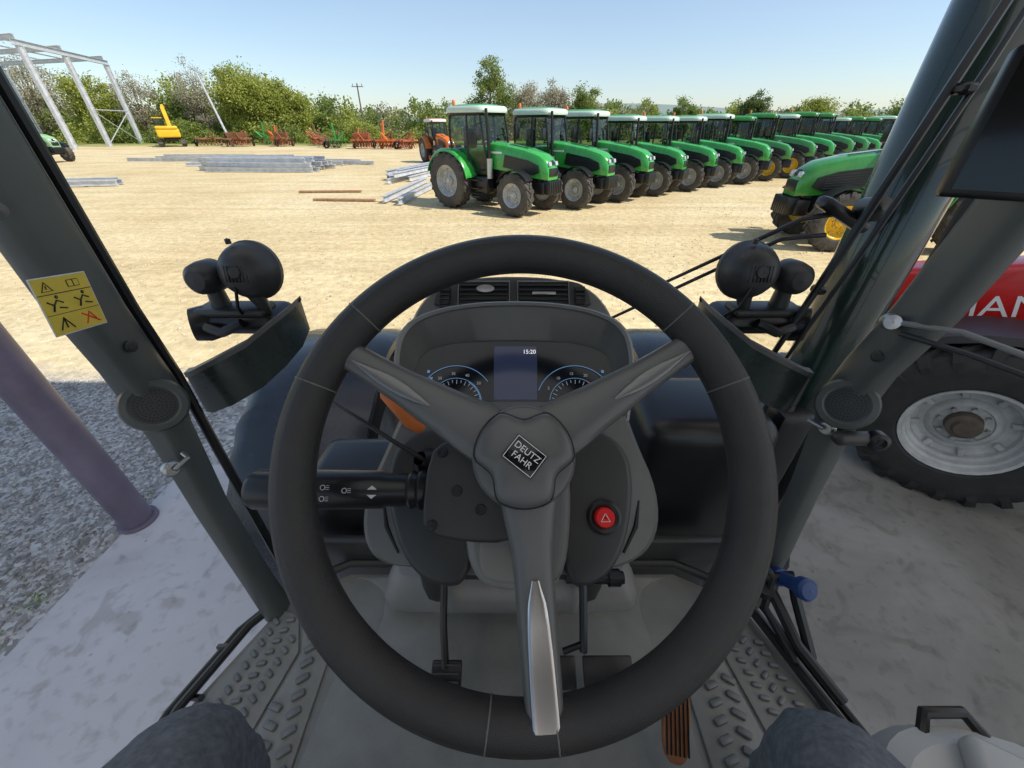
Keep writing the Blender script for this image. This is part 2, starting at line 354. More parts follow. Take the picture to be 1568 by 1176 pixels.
tree('broadleaf_tree',(-76,76,0),12,5.0,'leaf_bare',90,130,.24,.3,.05)
tree('broadleaf_tree',(-88,76,0),13,5.5,'leaf_yel',90,200,.32,.3,.0)
tree('broadleaf_tree',(-3.0,62,0),9.4,3.5,'leaf_mid',95,170,.22,.25,.05,.42)
tree('birch_tree',(2.2,63,0),7.2,2.8,'leaf_bare',80,130,.2,.2,.1)
tree('birch_tree',(5.6,63,0),6.8,2.2,'leaf_bare',60,120,.2,.2,.1)
tree('broadleaf_tree',(9.4,62,0),7.0,2.1,'leaf_mid',60,170,.22,.2,.05)
tree('broadleaf_tree',(25,86,0),6.2,2.6,'leaf_yel',40,170,.3,.2,.05)
tree('broadleaf_tree',(31,84,0),6.4,2.6,'leaf_mid',40,170,.3,.2,.05)
tree('broadleaf_tree',(43,84,0),7.0,2.8,'leaf_dk',50,170,.3,.2,.05)
tree('broadleaf_tree',(54,84,0),6.2,3.5,'leaf_yel',50,190,.3,.2,.05)
tree('broadleaf_tree',(74,84,0),7.8,4.6,'leaf_mid',70,190,.33,.3,.05)
tree('broadleaf_tree',(86,84,0),6.8,4.2,'leaf_yel',60,190,.33,.3,.05)
def band(name,x0,x1,y,hfun,mats,step,per,lsz,cl,ydep=4):
    P=[];mi=[]
    x=x0; m=0
    while x<x1:
        H=hfun(x)*rng.uniform(.8,1.12); k=max(2,int(H/cl/.8))
        if rng.random()<.35: m=rng.choice(len(mats))
        for j in range(k):
            c=np.array([x+rng.uniform(-1,1)*cl,y+rng.uniform(-ydep,ydep),(H-cl*.6)*(j+.2)/k]); q=rng.normal(size=(per,3))*cl*.42; q[:,2]*=.85; P.append(c+q); mi.append(np.full(per,m))
        x+=step*rng.uniform(.6,1.4)
    P=np.concatenate(P); P[:,2]=np.abs(P[:,2]); return leafobj(name,P,lsz,[*mats],None,midx=np.concatenate(mi))
band('tree_row',-130,-26,77,lambda x:6.2+1.5*math.sin(x*.21)+1.0*math.sin(x*.57+1),['leaf_mid','leaf_yel','leaf_bare','leaf_mid','leaf_yel'],.58,80,.45,1.4)
band('hedge',-64,-8,67,lambda x:2.5+.7*math.sin(x*.5),['leaf_yel','leaf_mid','leaf_yel'],.40,60,.3,.8,2)
band('tree_row',-28,22,80,lambda x:5.4+1.0*math.sin(x*.3),['leaf_mid','leaf_yel','leaf_bare','leaf_mid'],.58,75,.42,1.2)
band('hedge',14,165,90,lambda x:5.1+.7*math.sin(x*.17)+.6*math.sin(x*.6),['leaf_mid','leaf_yel','leaf_bare','leaf_mid'],.55,70,.42,1.1)
band('distant_tree_row',-300,330,190,lambda x:7.5+2.0*math.sin(x*.05)+1.5*math.sin(x*.19),['leaf_mid','leaf_dk','leaf_bare'],1.8,80,1.1,2.6,10)
M['hill']=mat('hill',(.17,.23,.20),.95,var=(.01,.25),second=(.25,.30,.25))  # pale bluish tint stands in for haze over the distance
h=MB(); rings=[]
for j,(yy,sc) in enumerate([(380,0),(520,.6),(700,1),(900,.4)]):
    rings.append([(x,yy,max(-1,sc*(15+8*math.sin(x*.0031+.6)+5*math.sin(x*.011)))-1) for x in range(-1600,1601,40)])
h.loft(rings,'hill',False,False); h.obj('hills')
P=[]
for (x,y) in [(-3.0,1.25),(-3.02,.95),(-3.1,.6),(-2.98,2.0)]:
    c=np.array([x,y,.02]); P.append(c+rng.normal(size=(70,3))*np.array([.04,.07,.012]))
leafobj('weeds',np.concatenate(P),.022,['leaf_mid'])
# ------------------------------------------------------------ wheels and tractors
def wheel(mb,c,R,W,rimR,rim,tyre,nl=22,side=1,X=None,lugh=.03,hub=None):
    T=Matrix.Translation(c)@Matrix.Rotation(-pi/2*side,4,'X')
    if X is not None: T=X@T
    h=W/2; hub=hub or rim
    mb.lathe([(rimR,-h*.8),(rimR+.03,-h*.98),((R+rimR)/2,-h*1.04),(R-.09,-h),(R-.03,-h*.82),(R-.02,0),(R-.03,h*.82),(R-.09,h),((R+rimR)/2,h*1.04),(rimR+.03,h*.98),(rimR,h*.8)],tyre,36,T)
    mb.lathe([(rimR+.012,h*.82),(rimR+.008,h*.92),(rimR-.012,h*.90),(rimR-.02,h*.66),(rimR*.90,h*.60),(rimR*.88,h*.40),(rimR*.82,h*.34),(rimR*.80,h*.12),(rimR*.72,h*.02),(rimR*.60,h*.04)],rim,40,T)
    mb.lathe([(rimR*.60,h*.04),(rimR*.52,h*.16),(rimR*.46,h*.18),(rimR*.44,h*.10),(rimR*.30,h*.12)],rim,32,T)
    mb.lathe([(rimR*.30,h*.12),(rimR*.28,h*.42),(rimR*.2,h*.48),(rimR*.16,h*.62),(.001,h*.64)],hub,24,T)
    mb.lathe([(rimR,-h*.8),(rimR*.9,-h*.5),(.001,-h*.4)],rim,24,T)
    for k in range(8):
        a=2*pi*k/8; mb.lathe([(.016,h*.1),(.016,h*.28),(.001,h*.28)],'steel',6,T@Matrix.Translation((rimR*.38*math.cos(a),rimR*.38*math.sin(a),0)))
        a+=pi/8; mb.box((rimR*.76*math.cos(a),rimR*.76*math.sin(a),h*.10),(.07,.04,.05),rim,.006,1,R=Matrix.Rotation(a,4,'Z'),X=T)
    sp=2*pi/nl
    for k in range(nl):
        for sd in (-1,1):
            a0=k*sp+(sp/2 if sd>0 else 0); a1=a0+sp*.75; wd=sp*.19
            def P(a,z,r): return (r*math.cos(a),r*math.sin(a),z)
            z0=-sd*.01; z1=sd*h*.86; z2=sd*h*1.03
            top=R+lugh-.02; am=a0+(a1-a0)*.9
            ring=[]
            for (a,z,rt,rb) in [(a0,z0,top,R-.04),(am,z1,top-.004,R-.05),(a1,z2,R-.07,R-.12)]:
                ring.append([P(a-wd,z,rb),P(a-wd*.8,z,rt),P(a+wd*.8,z,rt),P(a+wd,z,rb)])
            mb.loft(ring,tyre,True,True,False,T)
def tractor_mesh(name,paint,rim,roof,loader=False,detail=22):
    t=MB()
    for sd in (1,-1):
        wheel(t,(-1.35,sd*.82,.82),.82,.46,.46,rim,'rubber_dust',detail,sd)
        wheel(t,(1.35,sd*.82,.60),.60,.38,.33,rim,'rubber_dust',detail-4,sd,lugh=.026)
        rings=[]
        for k in range(13):
            a=math.radians(12+150*k/12); r=.93
            x=-1.35+r*math.cos(a); z=.82+r*math.sin(a)*1.0
            rings.append([(x,sd*.52,z),(x,sd*.98,z+.01),(x,sd*1.03,z-.02),(x*1.0,sd*1.04,z-.08),(x,sd*.98,z-.05),(x,sd*.52,z-.05)])
        t.loft(rings,paint,True)
        t.box((-1.35,sd*.56,1.28),(1.3,.05,.9),paint,.03)
        t.box((-2.15,sd*.86,1.45),(.05,.2,.12),'hazred',.01)
        rings=[]
        for k in range(8):
            a=math.radians(40+110*k/7); r=.68; x=1.35+r*math.cos(a); z=.60+r*math.sin(a)
            rings.append([(x,sd*.64,z),(x,sd*.98,z),(x,sd*.98,z-.02),(x,sd*.64,z-.02)])
        t.loft(rings,'plas_bk',True)
        t.tube([(1.35,sd*.62,1.2),(1.35,sd*.45,1.1),(1.3,sd*.3,.8)],.02,'plas_bk',6)
    t.box((.1,0,.80),(3.2,.42,.40),'plas_bk',.03); t.tube([(1.35,-.7,.6),(1.35,.7,.6)],.11,'plas_bk',10); t.tube([(-1.35,-.7,.82),(-1.35,.7,.82)],.2,'plas_bk',12)
    t.box((1.95,0,.78),(.30,.75,.34),'plas_bk',.04)
    for k in range(7): t.box((2.16,-.3+.1*k,.80),(.26,.085,.36),'plas_bk',.03)
    t.box((-.25,.50,.75),(.75,.36,.5),'plas_bk',.06,3); t.box((-.25,-.50,.75),(.75,.36,.5),'plas_bk',.06,3)
    for k in range(3): t.box((-.30,-.74,.42+.24*k),(.36,.2,.03),'plas_bk'); t.box((-.30,.74,.42+.24*k),(.36,.2,.03),'plas_bk')
    rings=[]
    for (x,w0,zt,zb,sh_) in [(.02,.40,1.93,1.22,.10),(.6,.39,1.88,1.18,.10),(1.3,.37,1.79,1.08,.10),(1.85,.345,1.66,1.03,.10),(2.08,.31,1.50,1.02,.09),(2.16,.26,1.30,1.0,.06),(2.16,.24,1.05,1.0,.02)]:
        zm=zt-.16
        rings.append([(x,w0,zb),(x,w0+.01,(zb+zm)/2),(x,w0,zm),(x,w0-sh_*.45,zt-.045),(x,w0-sh_*1.6,zt),(x,-(w0-sh_*1.6),zt),(x,-(w0-sh_*.45),zt-.045),(x,-w0,zm),(x,-(w0+.01),(zb+zm)/2),(x,-w0,zb)])
    t.loft(rings,paint,True)
    t.box((.7,0,1.10),(1.3,.66,.25),'plas_bk',.03)
    for sd in (1,-1):
        t.prism([(.55,1.28),(1.70,1.12),(1.92,1.20),(1.86,1.38),(1.5,1.50),(.62,1.62)],sd*.392-.012,sd*.392+.012,'plas_bk',X=Matrix(((1,0,0,0),(0,0,1,0),(0,1,0,0),(0,0,0,1))))
        for k in range(6): t.box((1.22,sd*.408,1.22+.05*k),(1.0,.010,.012),'plas_dk',R=Euler((0,.10,0)))
        t.box((.30,sd*.412,1.66),(.42,.012,.05),'labwhite')
        t.box((2.135,sd*.17,1.42),(.06,.14,.12),'lens',.02,R=Euler((0,math.radians(-18),0)))
        t.box((1.0,sd*.17,1.845),(.7,.05,.012),'plas_bk',R=Euler((0,.13,0)))
    t.box((2.17,0,1.20),(.03,.44,.22),'plas_bk',.008); t.box((2.10,0,1.44),(.06,.16,.14),'plas_bk',.02,R=Euler((0,math.radians(-18),0)))
    t.tube([(.12,-.52,.95),(.12,-.52,1.5)],.10,'steel',14); t.tube([(.12,-.52,1.5),(.10,-.53,2.0),(.06,-.56,2.78)],[.05,.05,.045],'plas_bk',10)
    t.box((-.65,0,1.22),(1.35,1.06,.42),'plas_bk',.05,2)
    t.box((-.98,0,1.50),(.75,1.12,.5),paint,.05,2)
    def bow(a,b,k,o): 
        f=k/4; return (a[0]+(b[0]-a[0])*f+o*math.sin(pi*f)*1.0,a[1]+(b[1]-a[1])*f+.06*math.sin(pi*f),a[2]+(b[2]-a[2])*f)
    A=[bow((.02,.50,1.2),(-.16,.60,2.62),k,.05) for k in range(5)]; B=[bow((-.62,.60,1.1),(-.66,.64,2.62),k,0) for k in range(5)]; Cc=[bow((-1.38,.55,1.5),(-1.42,.58,2.62),k,-.05) for k in range(5)]
    for sd in (1,-1):
        q=lambda p:(p[0],p[1]*sd,p[2])
        for pr in (A,B,Cc): t.tube([q(p) for p in pr],.036,'plas_bk',6)
        for pr,pq in ((A,B),(B,Cc)):
            for k in range(4): t.add([q(pr[k]),q(pr[k+1]),q(pq[k+1]),q(pq[k])],[(0,1,2,3)],'glass',True)
        t.tube([q(A[0]),q(B[0])],.03,'plas_bk',6); t.tube([q(B[1]),(-.62,sd*.70,1.6)],.015,'plas_dk',5)
        t.tube([(-.02,sd*.62,2.45),(.06,sd*.98,2.4),(.06,sd*.98,2.0)],.018,'plas_bk',6); t.box((.06,sd*.98,2.15),(.05,.2,.34),'plas_bk',.03)
        t.box((-.04,sd*.46,2.71),(.07,.17,.09),'lens',.02); t.box((-1.55,sd*.46,2.71),(.06,.15,.09),'lens',.02)
    for pr in (A,Cc):
        for k in range(4): t.add([pr[k],pr[k+1],(pr[k+1][0],-pr[k+1][1],pr[k+1][2]),(pr[k][0],-pr[k][1],pr[k][2])],[(0,1,2,3)],'glass',True)
    t.box((-.95,0,1.6),(.5,.5,.15),'plas_bk',.05,2); t.box((-1.18,0,1.95),(.14,.46,.65),'plas_bk',.05,2)
    t.tube([(-.1,0,1.4),(-.35,0,1.9)],.05,'plas_bk',8); t.lathe([(.2,-.02),(.22,0),(.2,.02),(.18,0),(.2,-.02)],'plas_bk',16,axisM((-.38,0,1.95),(-.4,0,.9)))
    def rring(f,z): return [(-.80+.80*f*math.copysign(abs(math.cos(a))**.35,math.cos(a)),.69*f*math.copysign(abs(math.sin(a))**.35,math.sin(a)),z) for a in [2*pi*k/32 for k in range(32)]]
    t.loft([rring(f,z) for f,z in [(.90,2.60),(.97,2.64),(1.0,2.69)]],'plas_bk',True)
    t.loft([rring(f,z) for f,z in [(1.01,2.68),(1.03,2.74),(1.0,2.81),(.93,2.85)]],roof,True)
    t.loft([rring(f,z) for f,z in [(.84,2.84),(.80,2.87),(.6,2.895),(.2,2.90)]],paint,True)
    t.lathe([(.05,0),(.05,.13),(.03,.16),(.001,.165)],'orange',12,Matrix.Translation((-1.35,-.45,2.85)))
    o=t.obj(name); me=o.data; D.objects.remove(o); return me
MA=tractor_mesh('tractor_a','green','whiterim','roofw',detail=20)
MBb=tractor_mesh('tractor_b','green2','jdyel','green2',detail=20)
MC=tractor_mesh('tractor_c','orange','whiterim','white',detail=20)
MD=tractor_mesh('tractor_d','ltgreen','whiterim','ltgreen',False,20)
def place(me,x,y,ang,sc=1,name='tractor'):
    o=D.objects.new(name,me); COL.objects.link(o); o.location=(x,y,0); o.rotation_euler=(0,0,ang); o.scale=(sc,)*3; return o
hd=math.atan2(-.6,.8)
row=[(.08,13.3),(2.2,14.6),(4.0,16.05),(5.85,17.4),(7.65,18.65),(9.4,19.9),(11.2,21.1),(13,22.3),(14.9,23.6),(16.8,24.9),(18.7,26.2),(20.6,27.5),(22.6,28.8),(24.6,30.2),(26.8,31.6),(29,33)]
for i,(x,y) in enumerate(row):
    me=MA if i<7 or i%3==0 else MBb
    place(me,x-.57,y+1.49,hd+random.uniform(-.04,.04),1.03 if i==0 else random.uniform(.95,1.05))
for (x,y) in [(26,38),(29.5,40),(33,42),(37,42),(41,43),(20,36),(45,44),(15,33.5),(31,35),(34,36.5)]: place(MBb if x>25 else MA,x,y,hd+random.uniform(-.1,.1),1)
place(MBb,8.95,10.0,math.atan2(.12,-.99),1.06)
place(MC,-5.2,33,math.radians(-60),.95)
place(MD,-35.8,34,math.radians(-15),1.0)
# ------------------------------------------------------------ telehandler
h_=Vector((-.75,.65,0)).normalized(); ang=math.atan2(h_.y,h_.x)
th=empty('telehandler',(5.05,2.01,0)); th.rotation_euler=(0,0,ang)
t=MB()
for sd in (1,-1):
    wheel(t,(1.4,sd*.92,.64),.64,.40,.34,'whiterim','rubber',22,sd,lugh=.034,hub='hubdirt')
    wheel(t,(-1.5,sd*.92,.64),.64,.40,.34,'whiterim','rubber',22,sd,lugh=.034,hub='hubdirt')
    for cx in (1.4,-1.5):
        rings=[]
        for k in range(10):
            a=math.radians(25+110*k/9); r=.78; x=cx+r*math.cos(a); z=.64+r*math.sin(a)*.92
            rings.append([(x,sd*.6,z),(x,sd*1.02,z),(x,sd*1.04,z-.05),(x,sd*.6,z-.03)])
        t.loft(rings,'plas_bk',True)
t.obj('wheels',th)
t=MB()
t.box((0,0,.72),(3.9,.9,.42),'plas_bk',.05); t.box((-.3,.55,.85),(1.6,.8,.55),'red',.08,3); t.box((-.5,-.6,1.05),(2.4,.75,.85),'red',.12,4)
t.box((1.75,0,.85),(.5,.7,.5),'plas_bk',.05)
t.obj('chassis',th)
t=MB()
B=Matrix.Translation((0,.09,1.74))@Matrix.Rotation(math.radians(15),4,'Y')
t.box((.15,0,.03),(4.0,.36,.54),'red',.05,4,X=B); t.box((2.25,0,-.02),(.35,.28,.32),'plas_bk',.02,2,X=B)
t.box((2.45,0,-.28),(.3,.9,.6),'plas_bk',.04,2,X=B)
t.tube([(-1.6,.2,-.20),(2.0,.2,-.22)],.016,'plas_bk',6,X=B)
t.obj('boom',th)
text('side_lettering','MANITOU',.235,'labwhite',th,B@Matrix.Translation((1.83,.183,-.02))@Matrix(((-1,0,0,0),(0,0,1,0),(0,1,0,0),(0,0,0,1))),.001,'LEFT')
t=MB()
for (x,y) in [(-1.0,.35),(-1.0,1.05),(.35,.35),(.45,1.05)]: t.tube([(x,y,1.1),(x*.9,y,2.35)],.035,'plas_bk',6)
t.box((-.3,.7,2.4),(1.5,.85,.1),'red',.04,2)
t.add([(-1,1.05,1.1),(.45,1.05,1.1),(.4,1.05,2.35),(-.9,1.05,2.35)],[(0,1,2,3)],'glass',False)
t.obj('cab',th)
# ------------------------------------------------------------ excavator
e=MB()
for sd in (1,-1):
    prof=[(-1.5,.35),(-1.3,.1),(1.3,.1),(1.55,.4),(1.4,.75),(-1.35,.75)]
    e.prism(prof,sd*1.15-.25,sd*1.15+.25,'rubber_dust',X=Matrix.Rotation(pi/2,4,'X'))
    for k in range(5): e.lathe([(.2,-.27),(.2,.27),(.001,.27)],'plas_bk',12,Matrix.Translation((-1.1+.55*k,sd*1.15,.35))@Matrix.Rotation(pi/2,4,'X'))
e.box((0,0,.75),(1.6,1.4,.4),'plas_bk',.05)
e.box((-.5,0,1.45),(2.7,2.3,.9),'yellow',.15,3); e.box((-1.3,0,2.0),(1.3,2.2,.35),'yellow',.15,3)
e.box((.45,.6,2.2),(1.25,.95,1.5),'glass'); e.box((.45,.6,2.98),(1.35,1.0,.1),'yellow',.04,2)
for x in (-.15,1.05):
    for y in (.14,1.06): e.tube([(x,y,1.5),(x,y,2.95)],.05,'plas_bk',6)
e.loft([[(.9,-.55,1.6),(.9,-.15,1.6),(.9,-.15,2.1),(.9,-.55,2.1)],[(1.5,-.55,3.6),(1.5,-.15,3.6),(1.3,-.15,4.1),(1.3,-.55,4.1)],[(3.3,-.5,3.9),(3.3,-.2,3.9),(3.3,-.2,4.25),(3.3,-.5,4.25)]],'yellow',smooth=False)
e.loft([[(3.0,-.5,4.4),(3.0,-.2,4.4),(3.5,-.2,4.3),(3.5,-.5,4.3)],[(2.6,-.48,1.7),(2.6,-.22,1.7),(2.85,-.22,1.6),(2.85,-.48,1.6)]],'yellow',smooth=False)
e.prism([(2.1,.7),(2.9,.9),(3.0,1.7),(2.4,1.6),(1.9,1.1)],-.1,.9,'plas_bk',X=Matrix.Rotation(pi/2,4,'X'))
o=e.obj('excavator',loc=(-42.6,57,0)); o.rotation_euler=(0,0,math.radians(125)); 
# ------------------------------------------------------------ steel frame building, beams, planks, poles
s=MB()
def ibeam(mb,a,b,w,hh,m='galv'):
    a=Vector(a);b=Vector(b); T=axisM(a,b-a); L=(b-a).length
    mb.box((0,hh/2,L/2),(w,.03,L),m,X=T); mb.box((0,-hh/2,L/2),(w,.03,L),m,X=T); mb.box((0,0,L/2),(.03,hh-.032,L-.01),m,X=T)
cx=[(-48.5,50),(-50.7,57),(-53.3,65.3)]; H_=8.75
for (x,y) in cx: ibeam(s,(x,y,0),(x,y,H_),.35,.5)
for (x,y) in cx: ibeam(s,(x-20,y+6,0),(x-20,y+6,H_),.35,.5)
ibeam(s,(-48.3,49.2,H_+.25),(-53.5,66,H_+.25),.3,.45); ibeam(s,(-68.3,55.2,H_+.25),(-73.5,72,H_+.25),.3,.45)
for (x,y) in cx: ibeam(s,(x,y,H_+.7),(x-20,y+6,H_+.7),.3,.4)
for k in range(1,5): s.tube([(-48.4-4*k,49.4+1.2*k,H_+1.0),(-53.4-4*k,65.8+1.2*k,H_+1.0)],.1,'galv',6)
s.tube([(-50.7,57,.2),(-53.3,65.3,3.7)],.05,'galv',6); s.tube([(-50.7,57,3.7),(-53.3,65.3,.2)],.05,'galv',6); s.tube([(-50.7,57,3.8),(-53.3,65.3,3.8)],.07,'galv',6)
s.obj('steel_frame_building')
def beams(name,cx_,cy_,L,n,ang,layers=2,sp=.45,m='galv',jit=.8,ajit=.04):
    s=MB()
    for l in range(layers):
        for k in range(n-l):
            o=(k-(n-l)/2)*sp+random.uniform(-.06,.06); a=ang+random.uniform(-ajit,ajit); d=Vector((math.cos(a),math.sin(a),0)); p=Vector((-d.y,d.x,0)); sh_=random.uniform(-jit,jit)
            c=Vector((cx_,cy_,.13+l*.24+random.uniform(0,.03)))+p*o+d*sh_; ibeam(s,c-d*L/2,c+d*L/2,.16,.19,m) if m=='galv' else s.box(c-Vector((0,0,.08)),(L,.2,.06),m,R=Euler((0,0,a)))
    if n>1:
        for q in (-.3,.3):
            d=Vector((math.cos(ang),math.sin(ang),0)); s.box(Vector((cx_,cy_,.005))+d*L*q,(.1,n*sp,.02),'wood',R=Euler((0,0,ang)))
    return s.obj(name)
beams('steel_beam_stack',-15.6,28.0,6.6,7,math.radians(-3),3,.4); beams('steel_beam_stack',-13.2,32.5,5.5,4,math.radians(-10),1,.8,'galv',1.2,.12); beams('steel_beam_stack',-24.5,37,8,5,math.radians(4),1,1.0,'galv',2,.1); beams('steel_beam_stack',-19,33,6,4,math.radians(12),1,.8,'galv',1.5,.12)
beams('steel_beam_stack',-4.6,17.8,6.0,2,math.radians(84),1,.8); beams('steel_beam_stack',-5.6,24.5,5.5,4,math.radians(75),2,.5); beams('steel_beam_stack',-21.6,20.8,4.5,3,math.radians(12),1,.7)
beams('timber_plank',-7.3,18.6,2.6,1,math.radians(3),1,.5,'wood'); beams('timber_plank',-6.9,16.5,2.4,1,math.radians(-6),1,.5,'wood')
for (x,y,hh,lean) in [(-35.2,57,7.3,-1.3),(-24,75,7.5,.1)]:
    p=MB(); p.tube([(0,0,0),(lean,0,hh)],[.14,.10],'galv' if lean<-1 else 'bark',8)
    if lean>0: p.box((lean,0,hh-.4),(1.8,.1,.1),'bark'); p.tube([(lean-.7,0,hh-.3),(lean-.7,0,hh-.05)],.05,'plas_dk',6); p.tube([(lean+.7,0,hh-.3),(lean+.7,0,hh-.05)],.05,'plas_dk',6)
    p.obj('utility_pole',loc=(x,y,0))
def implement(x,y,ang,seed,kind=0):
    r=random.Random(seed); s=MB(); W=r.uniform(1.6,3.0); m=['rust','rust2','orange','green2','rust'][kind]
    for yy in (-.5,.1,.7): s.box((0,yy,.85),(W,.16,.16),m)
    for xx in (-W/2+.2,0,W/2-.2): s.box((xx,.1,.86),(.14,1.4,.14),m)
    s.tube([(-.4,-.5,.8),(0,-1.1,1.6),(.4,-.5,.8)],.08,m,6); s.tube([(0,-1.1,1.6),(0,.6,.8)],.07,m,6)
    if r.random()<.6: s.tube([(-.3,0,.8),(-.2,.2,1.9+r.random()*.9)],.10,m,6); s.tube([(.5,.3,.8),(.7,.2,1.6+r.random()*.5)],.08,'rust',6)
    if r.random()<.3: s.loft([[(-W*.35,.0,1.0),(W*.35,.0,1.0),(W*.35,.8,1.0),(-W*.35,.8,1.0)],[(-W*.42,-.15,1.5),(W*.42,-.15,1.5),(W*.42,.95,1.5),(-W*.42,.95,1.5)]],m,smooth=False)
    for k in range(7):
        for j,yy in enumerate((-.5,.1,.7)):
            xx=-W/2+.15+W/7*k+j*.1
            s.tube([(xx,yy,.75),(xx,yy+.3,.55),(xx,yy+.05,.12)],.05,'rust' if k%2 else m,5)
    for sd in (-1,1): s.lathe([(.25,-.12),(.38,-.1),(.40,0),(.38,.1),(.25,.12)],'plas_bk',14,Matrix.Translation((sd*W/2,.9,.38))@Matrix.Rotation(pi/2,4,'Y'))
    o=s.obj('field_cultivator',loc=(x,y,0)); o.rotation_euler=(0,0,ang)
pos=[(-38.5,58),(-36.3,60.5),(-34.0,56.5),(-30.8,60),(-28.9,57),(-25.5,59.5),(-22.8,56),(-20.3,53),(-18.6,57),(-17.2,52),(-15.6,56),(-14.2,51.5),(-13.0,54.5),(-11.7,51),(-9.4,54),(-33.5,62),(-27,63)]
for i,(x,y) in enumerate(pos): implement(x,y,random.uniform(-1.3,1.3),i,[0,1,0,2,4,1,0,3][i%8])
# ============================================================ THE TRACTOR WE SIT IN
WC=Vector((.009,.2355,2.2595)); th_=math.radians(43.8)
WX=Matrix.Translation(WC)@Matrix.Rotation(th_,4,'X')     # steering-column frame: x right, y up the rim, z to the driver
sw=empty('steering_wheel'); sw.matrix_world=WX
s=MB(); R0=.1955
n=160; rings=[]
for k in range(n+1):
    a=2*pi*k/n; c,s_=math.cos(a),math.sin(a); rr=.0180
    rings.append([((R0+rr*math.cos(b)*.98)*c,(R0+rr*math.cos(b)*.98)*s_,rr*math.sin(b)*1.05) for b in [2*pi*j/18 for j in range(18)]])
s.loft(rings,'leather',False)
for sa in (138,42,-83,-98,160,20):
    a=math.radians(sa); c,s_=math.cos(a),math.sin(a)
    s.tube([((R0+.0178*math.cos(b))*c,(R0+.0178*math.cos(b))*s_,.0186*math.sin(b)) for b in [2*pi*j/24 for j in range(24)]],.0007,'plas_md',6,closed=True)
s.obj('rim',sw)
s=MB()
def bar(mb,p0,p1,ws,ts,zs,m,nn=14,pw=.7):
    p0=Vector(p0);p1=Vector(p1); d=(p1-p0).normalized(); q=Vector((-d.y,d.x)); K=len(ws); rings=[]
    for i in range(K):
        c=p0+(p1-p0)*i/(K-1); r=[]
        for j in range(nn):
            b=2*pi*j/nn; cc=math.copysign(abs(math.cos(b))**pw,math.cos(b)); ss=math.copysign(abs(math.sin(b))**.8,math.sin(b))
            r.append((c.x+q.x*cc*ws[i],c.y+q.y*cc*ws[i],zs[i]+ss*ts[i]))
        rings.append(r)
    mb.loft(rings,m,True)
bar(s,(-.02,.017),(-.172,.103),[.027,.025,.0215,.019,.016,.0145,.0135,.0135],[.011,.012,.011,.010,.009,.009,.009,.010],[.0,.0,-.002,-.003,-.003,-.003,-.002,0],'spoke')
bar(s,(.02,.02),(.170,.113),[.027,.025,.0215,.019,.016,.0145,.0135,.0135],[.011,.012,.011,.010,.009,.009,.009,.010],[.0,.0,-.002,-.003,-.003,-.003,-.002,0],'spoke')
bar(s,(.004,-.02),(.0155,-.186),[.026,.022,.0180,.0165,.016,.0155,.015,.0145],[.011,.012,.011,.010,.009,.009,.009,.010],[.0,.0,-.002,-.003,-.002,0,.003,.006],'spoke')
s.obj('spokes',sw)
s=MB()
bar(s,(-.080,.047),(-.152,.0885),[.0008,.0042,.0058,.0062,.0052,.0034,.0008],[.0016]*7,[.0070,.0073,.0070,.0066,.0063,.0060,.0060],'satin',18,1)
bar(s,(.080,.053),(.150,.0965),[.0008,.0042,.0058,.0062,.0052,.0034,.0008],[.0016]*7,[.0070,.0073,.0070,.0066,.0063,.0060,.0060],'satin',18,1)
bar(s,(.0095,-.092),(.0158,-.190),[.003,.0075,.0088,.0096,.0100,.0102,.0102],[.002]*7,[.0072,.0078,.0086,.0096,.0116,.014,.0165],'alu',18,.8)
s.obj('spoke_inserts',sw)
s=MB(); Hc=Matrix.Translation((.001,.004,0))
n=72; rings=[]
for (f,z) in [(.80,-.03),(.97,-.014),(1.0,-.004),(.985,.005),(.955,.0100),(.93,.0110)]:
    rings.append([(.0445*f*math.cos(2*pi*k/n),.0445*f*math.sin(2*pi*k/n),z) for k in range(n)])
s.loft(rings,'spoke',False,X=Hc)
def lobe(a): return 1-.26*max(0,math.cos(3*(a-math.radians(90))))**1.3
rings=[]
for (f,z) in [(.93,.0085),(.92,.0140),(.88,.0172),(.80,.0192),(.6,.0214),(.3,.0226),(.01,.0230)]:
    rings.append([(.0445*f*lobe(2*pi*k/n)*math.cos(2*pi*k/n),.0445*f*lobe(2*pi*k/n)*math.sin(2*pi*k/n),z) for k in range(n)])
s.loft(rings,'spoke',False,X=Hc)
s.tube([(.0445*.94*lobe(2*pi*k/n)*math.cos(2*pi*k/n),.0445*.94*lobe(2*pi*k/n)*math.sin(2*pi*k/n),.0112) for k in range(n)],.0008,'ink',6,X=Hc,closed=True)
s.lathe([(.0415,.0106),(.0385,.0118),(.020,.012)],'spoke',48,X=Hc)
s.box((0,0,.0238),(.030,.0225,.0012),'gloss_bk',.0008,2,R=Euler((0,0,math.radians(-38))),X=Hc)
for (cx_,cy_,ww,hh_) in [(0,.0104,.028,.0005),(0,-.0104,.028,.0005),(.0138,0,.0005,.021),(-.0138,0,.0005,.021)]:
    s.box((cx_,cy_,.0246),(ww,hh_,.0003),'labwhite',X=Hc@Matrix.Rotation(math.radians(-38),4,'Z'))
s.obj('hub',sw)
RT=Hc@Matrix.Rotation(math.radians(-38),4,'Z')
text('badge_text','DEUTZ\nFAHR',.0076,'labwhite',sw,RT@Matrix.Translation((0,.0,.0246)),.0002)
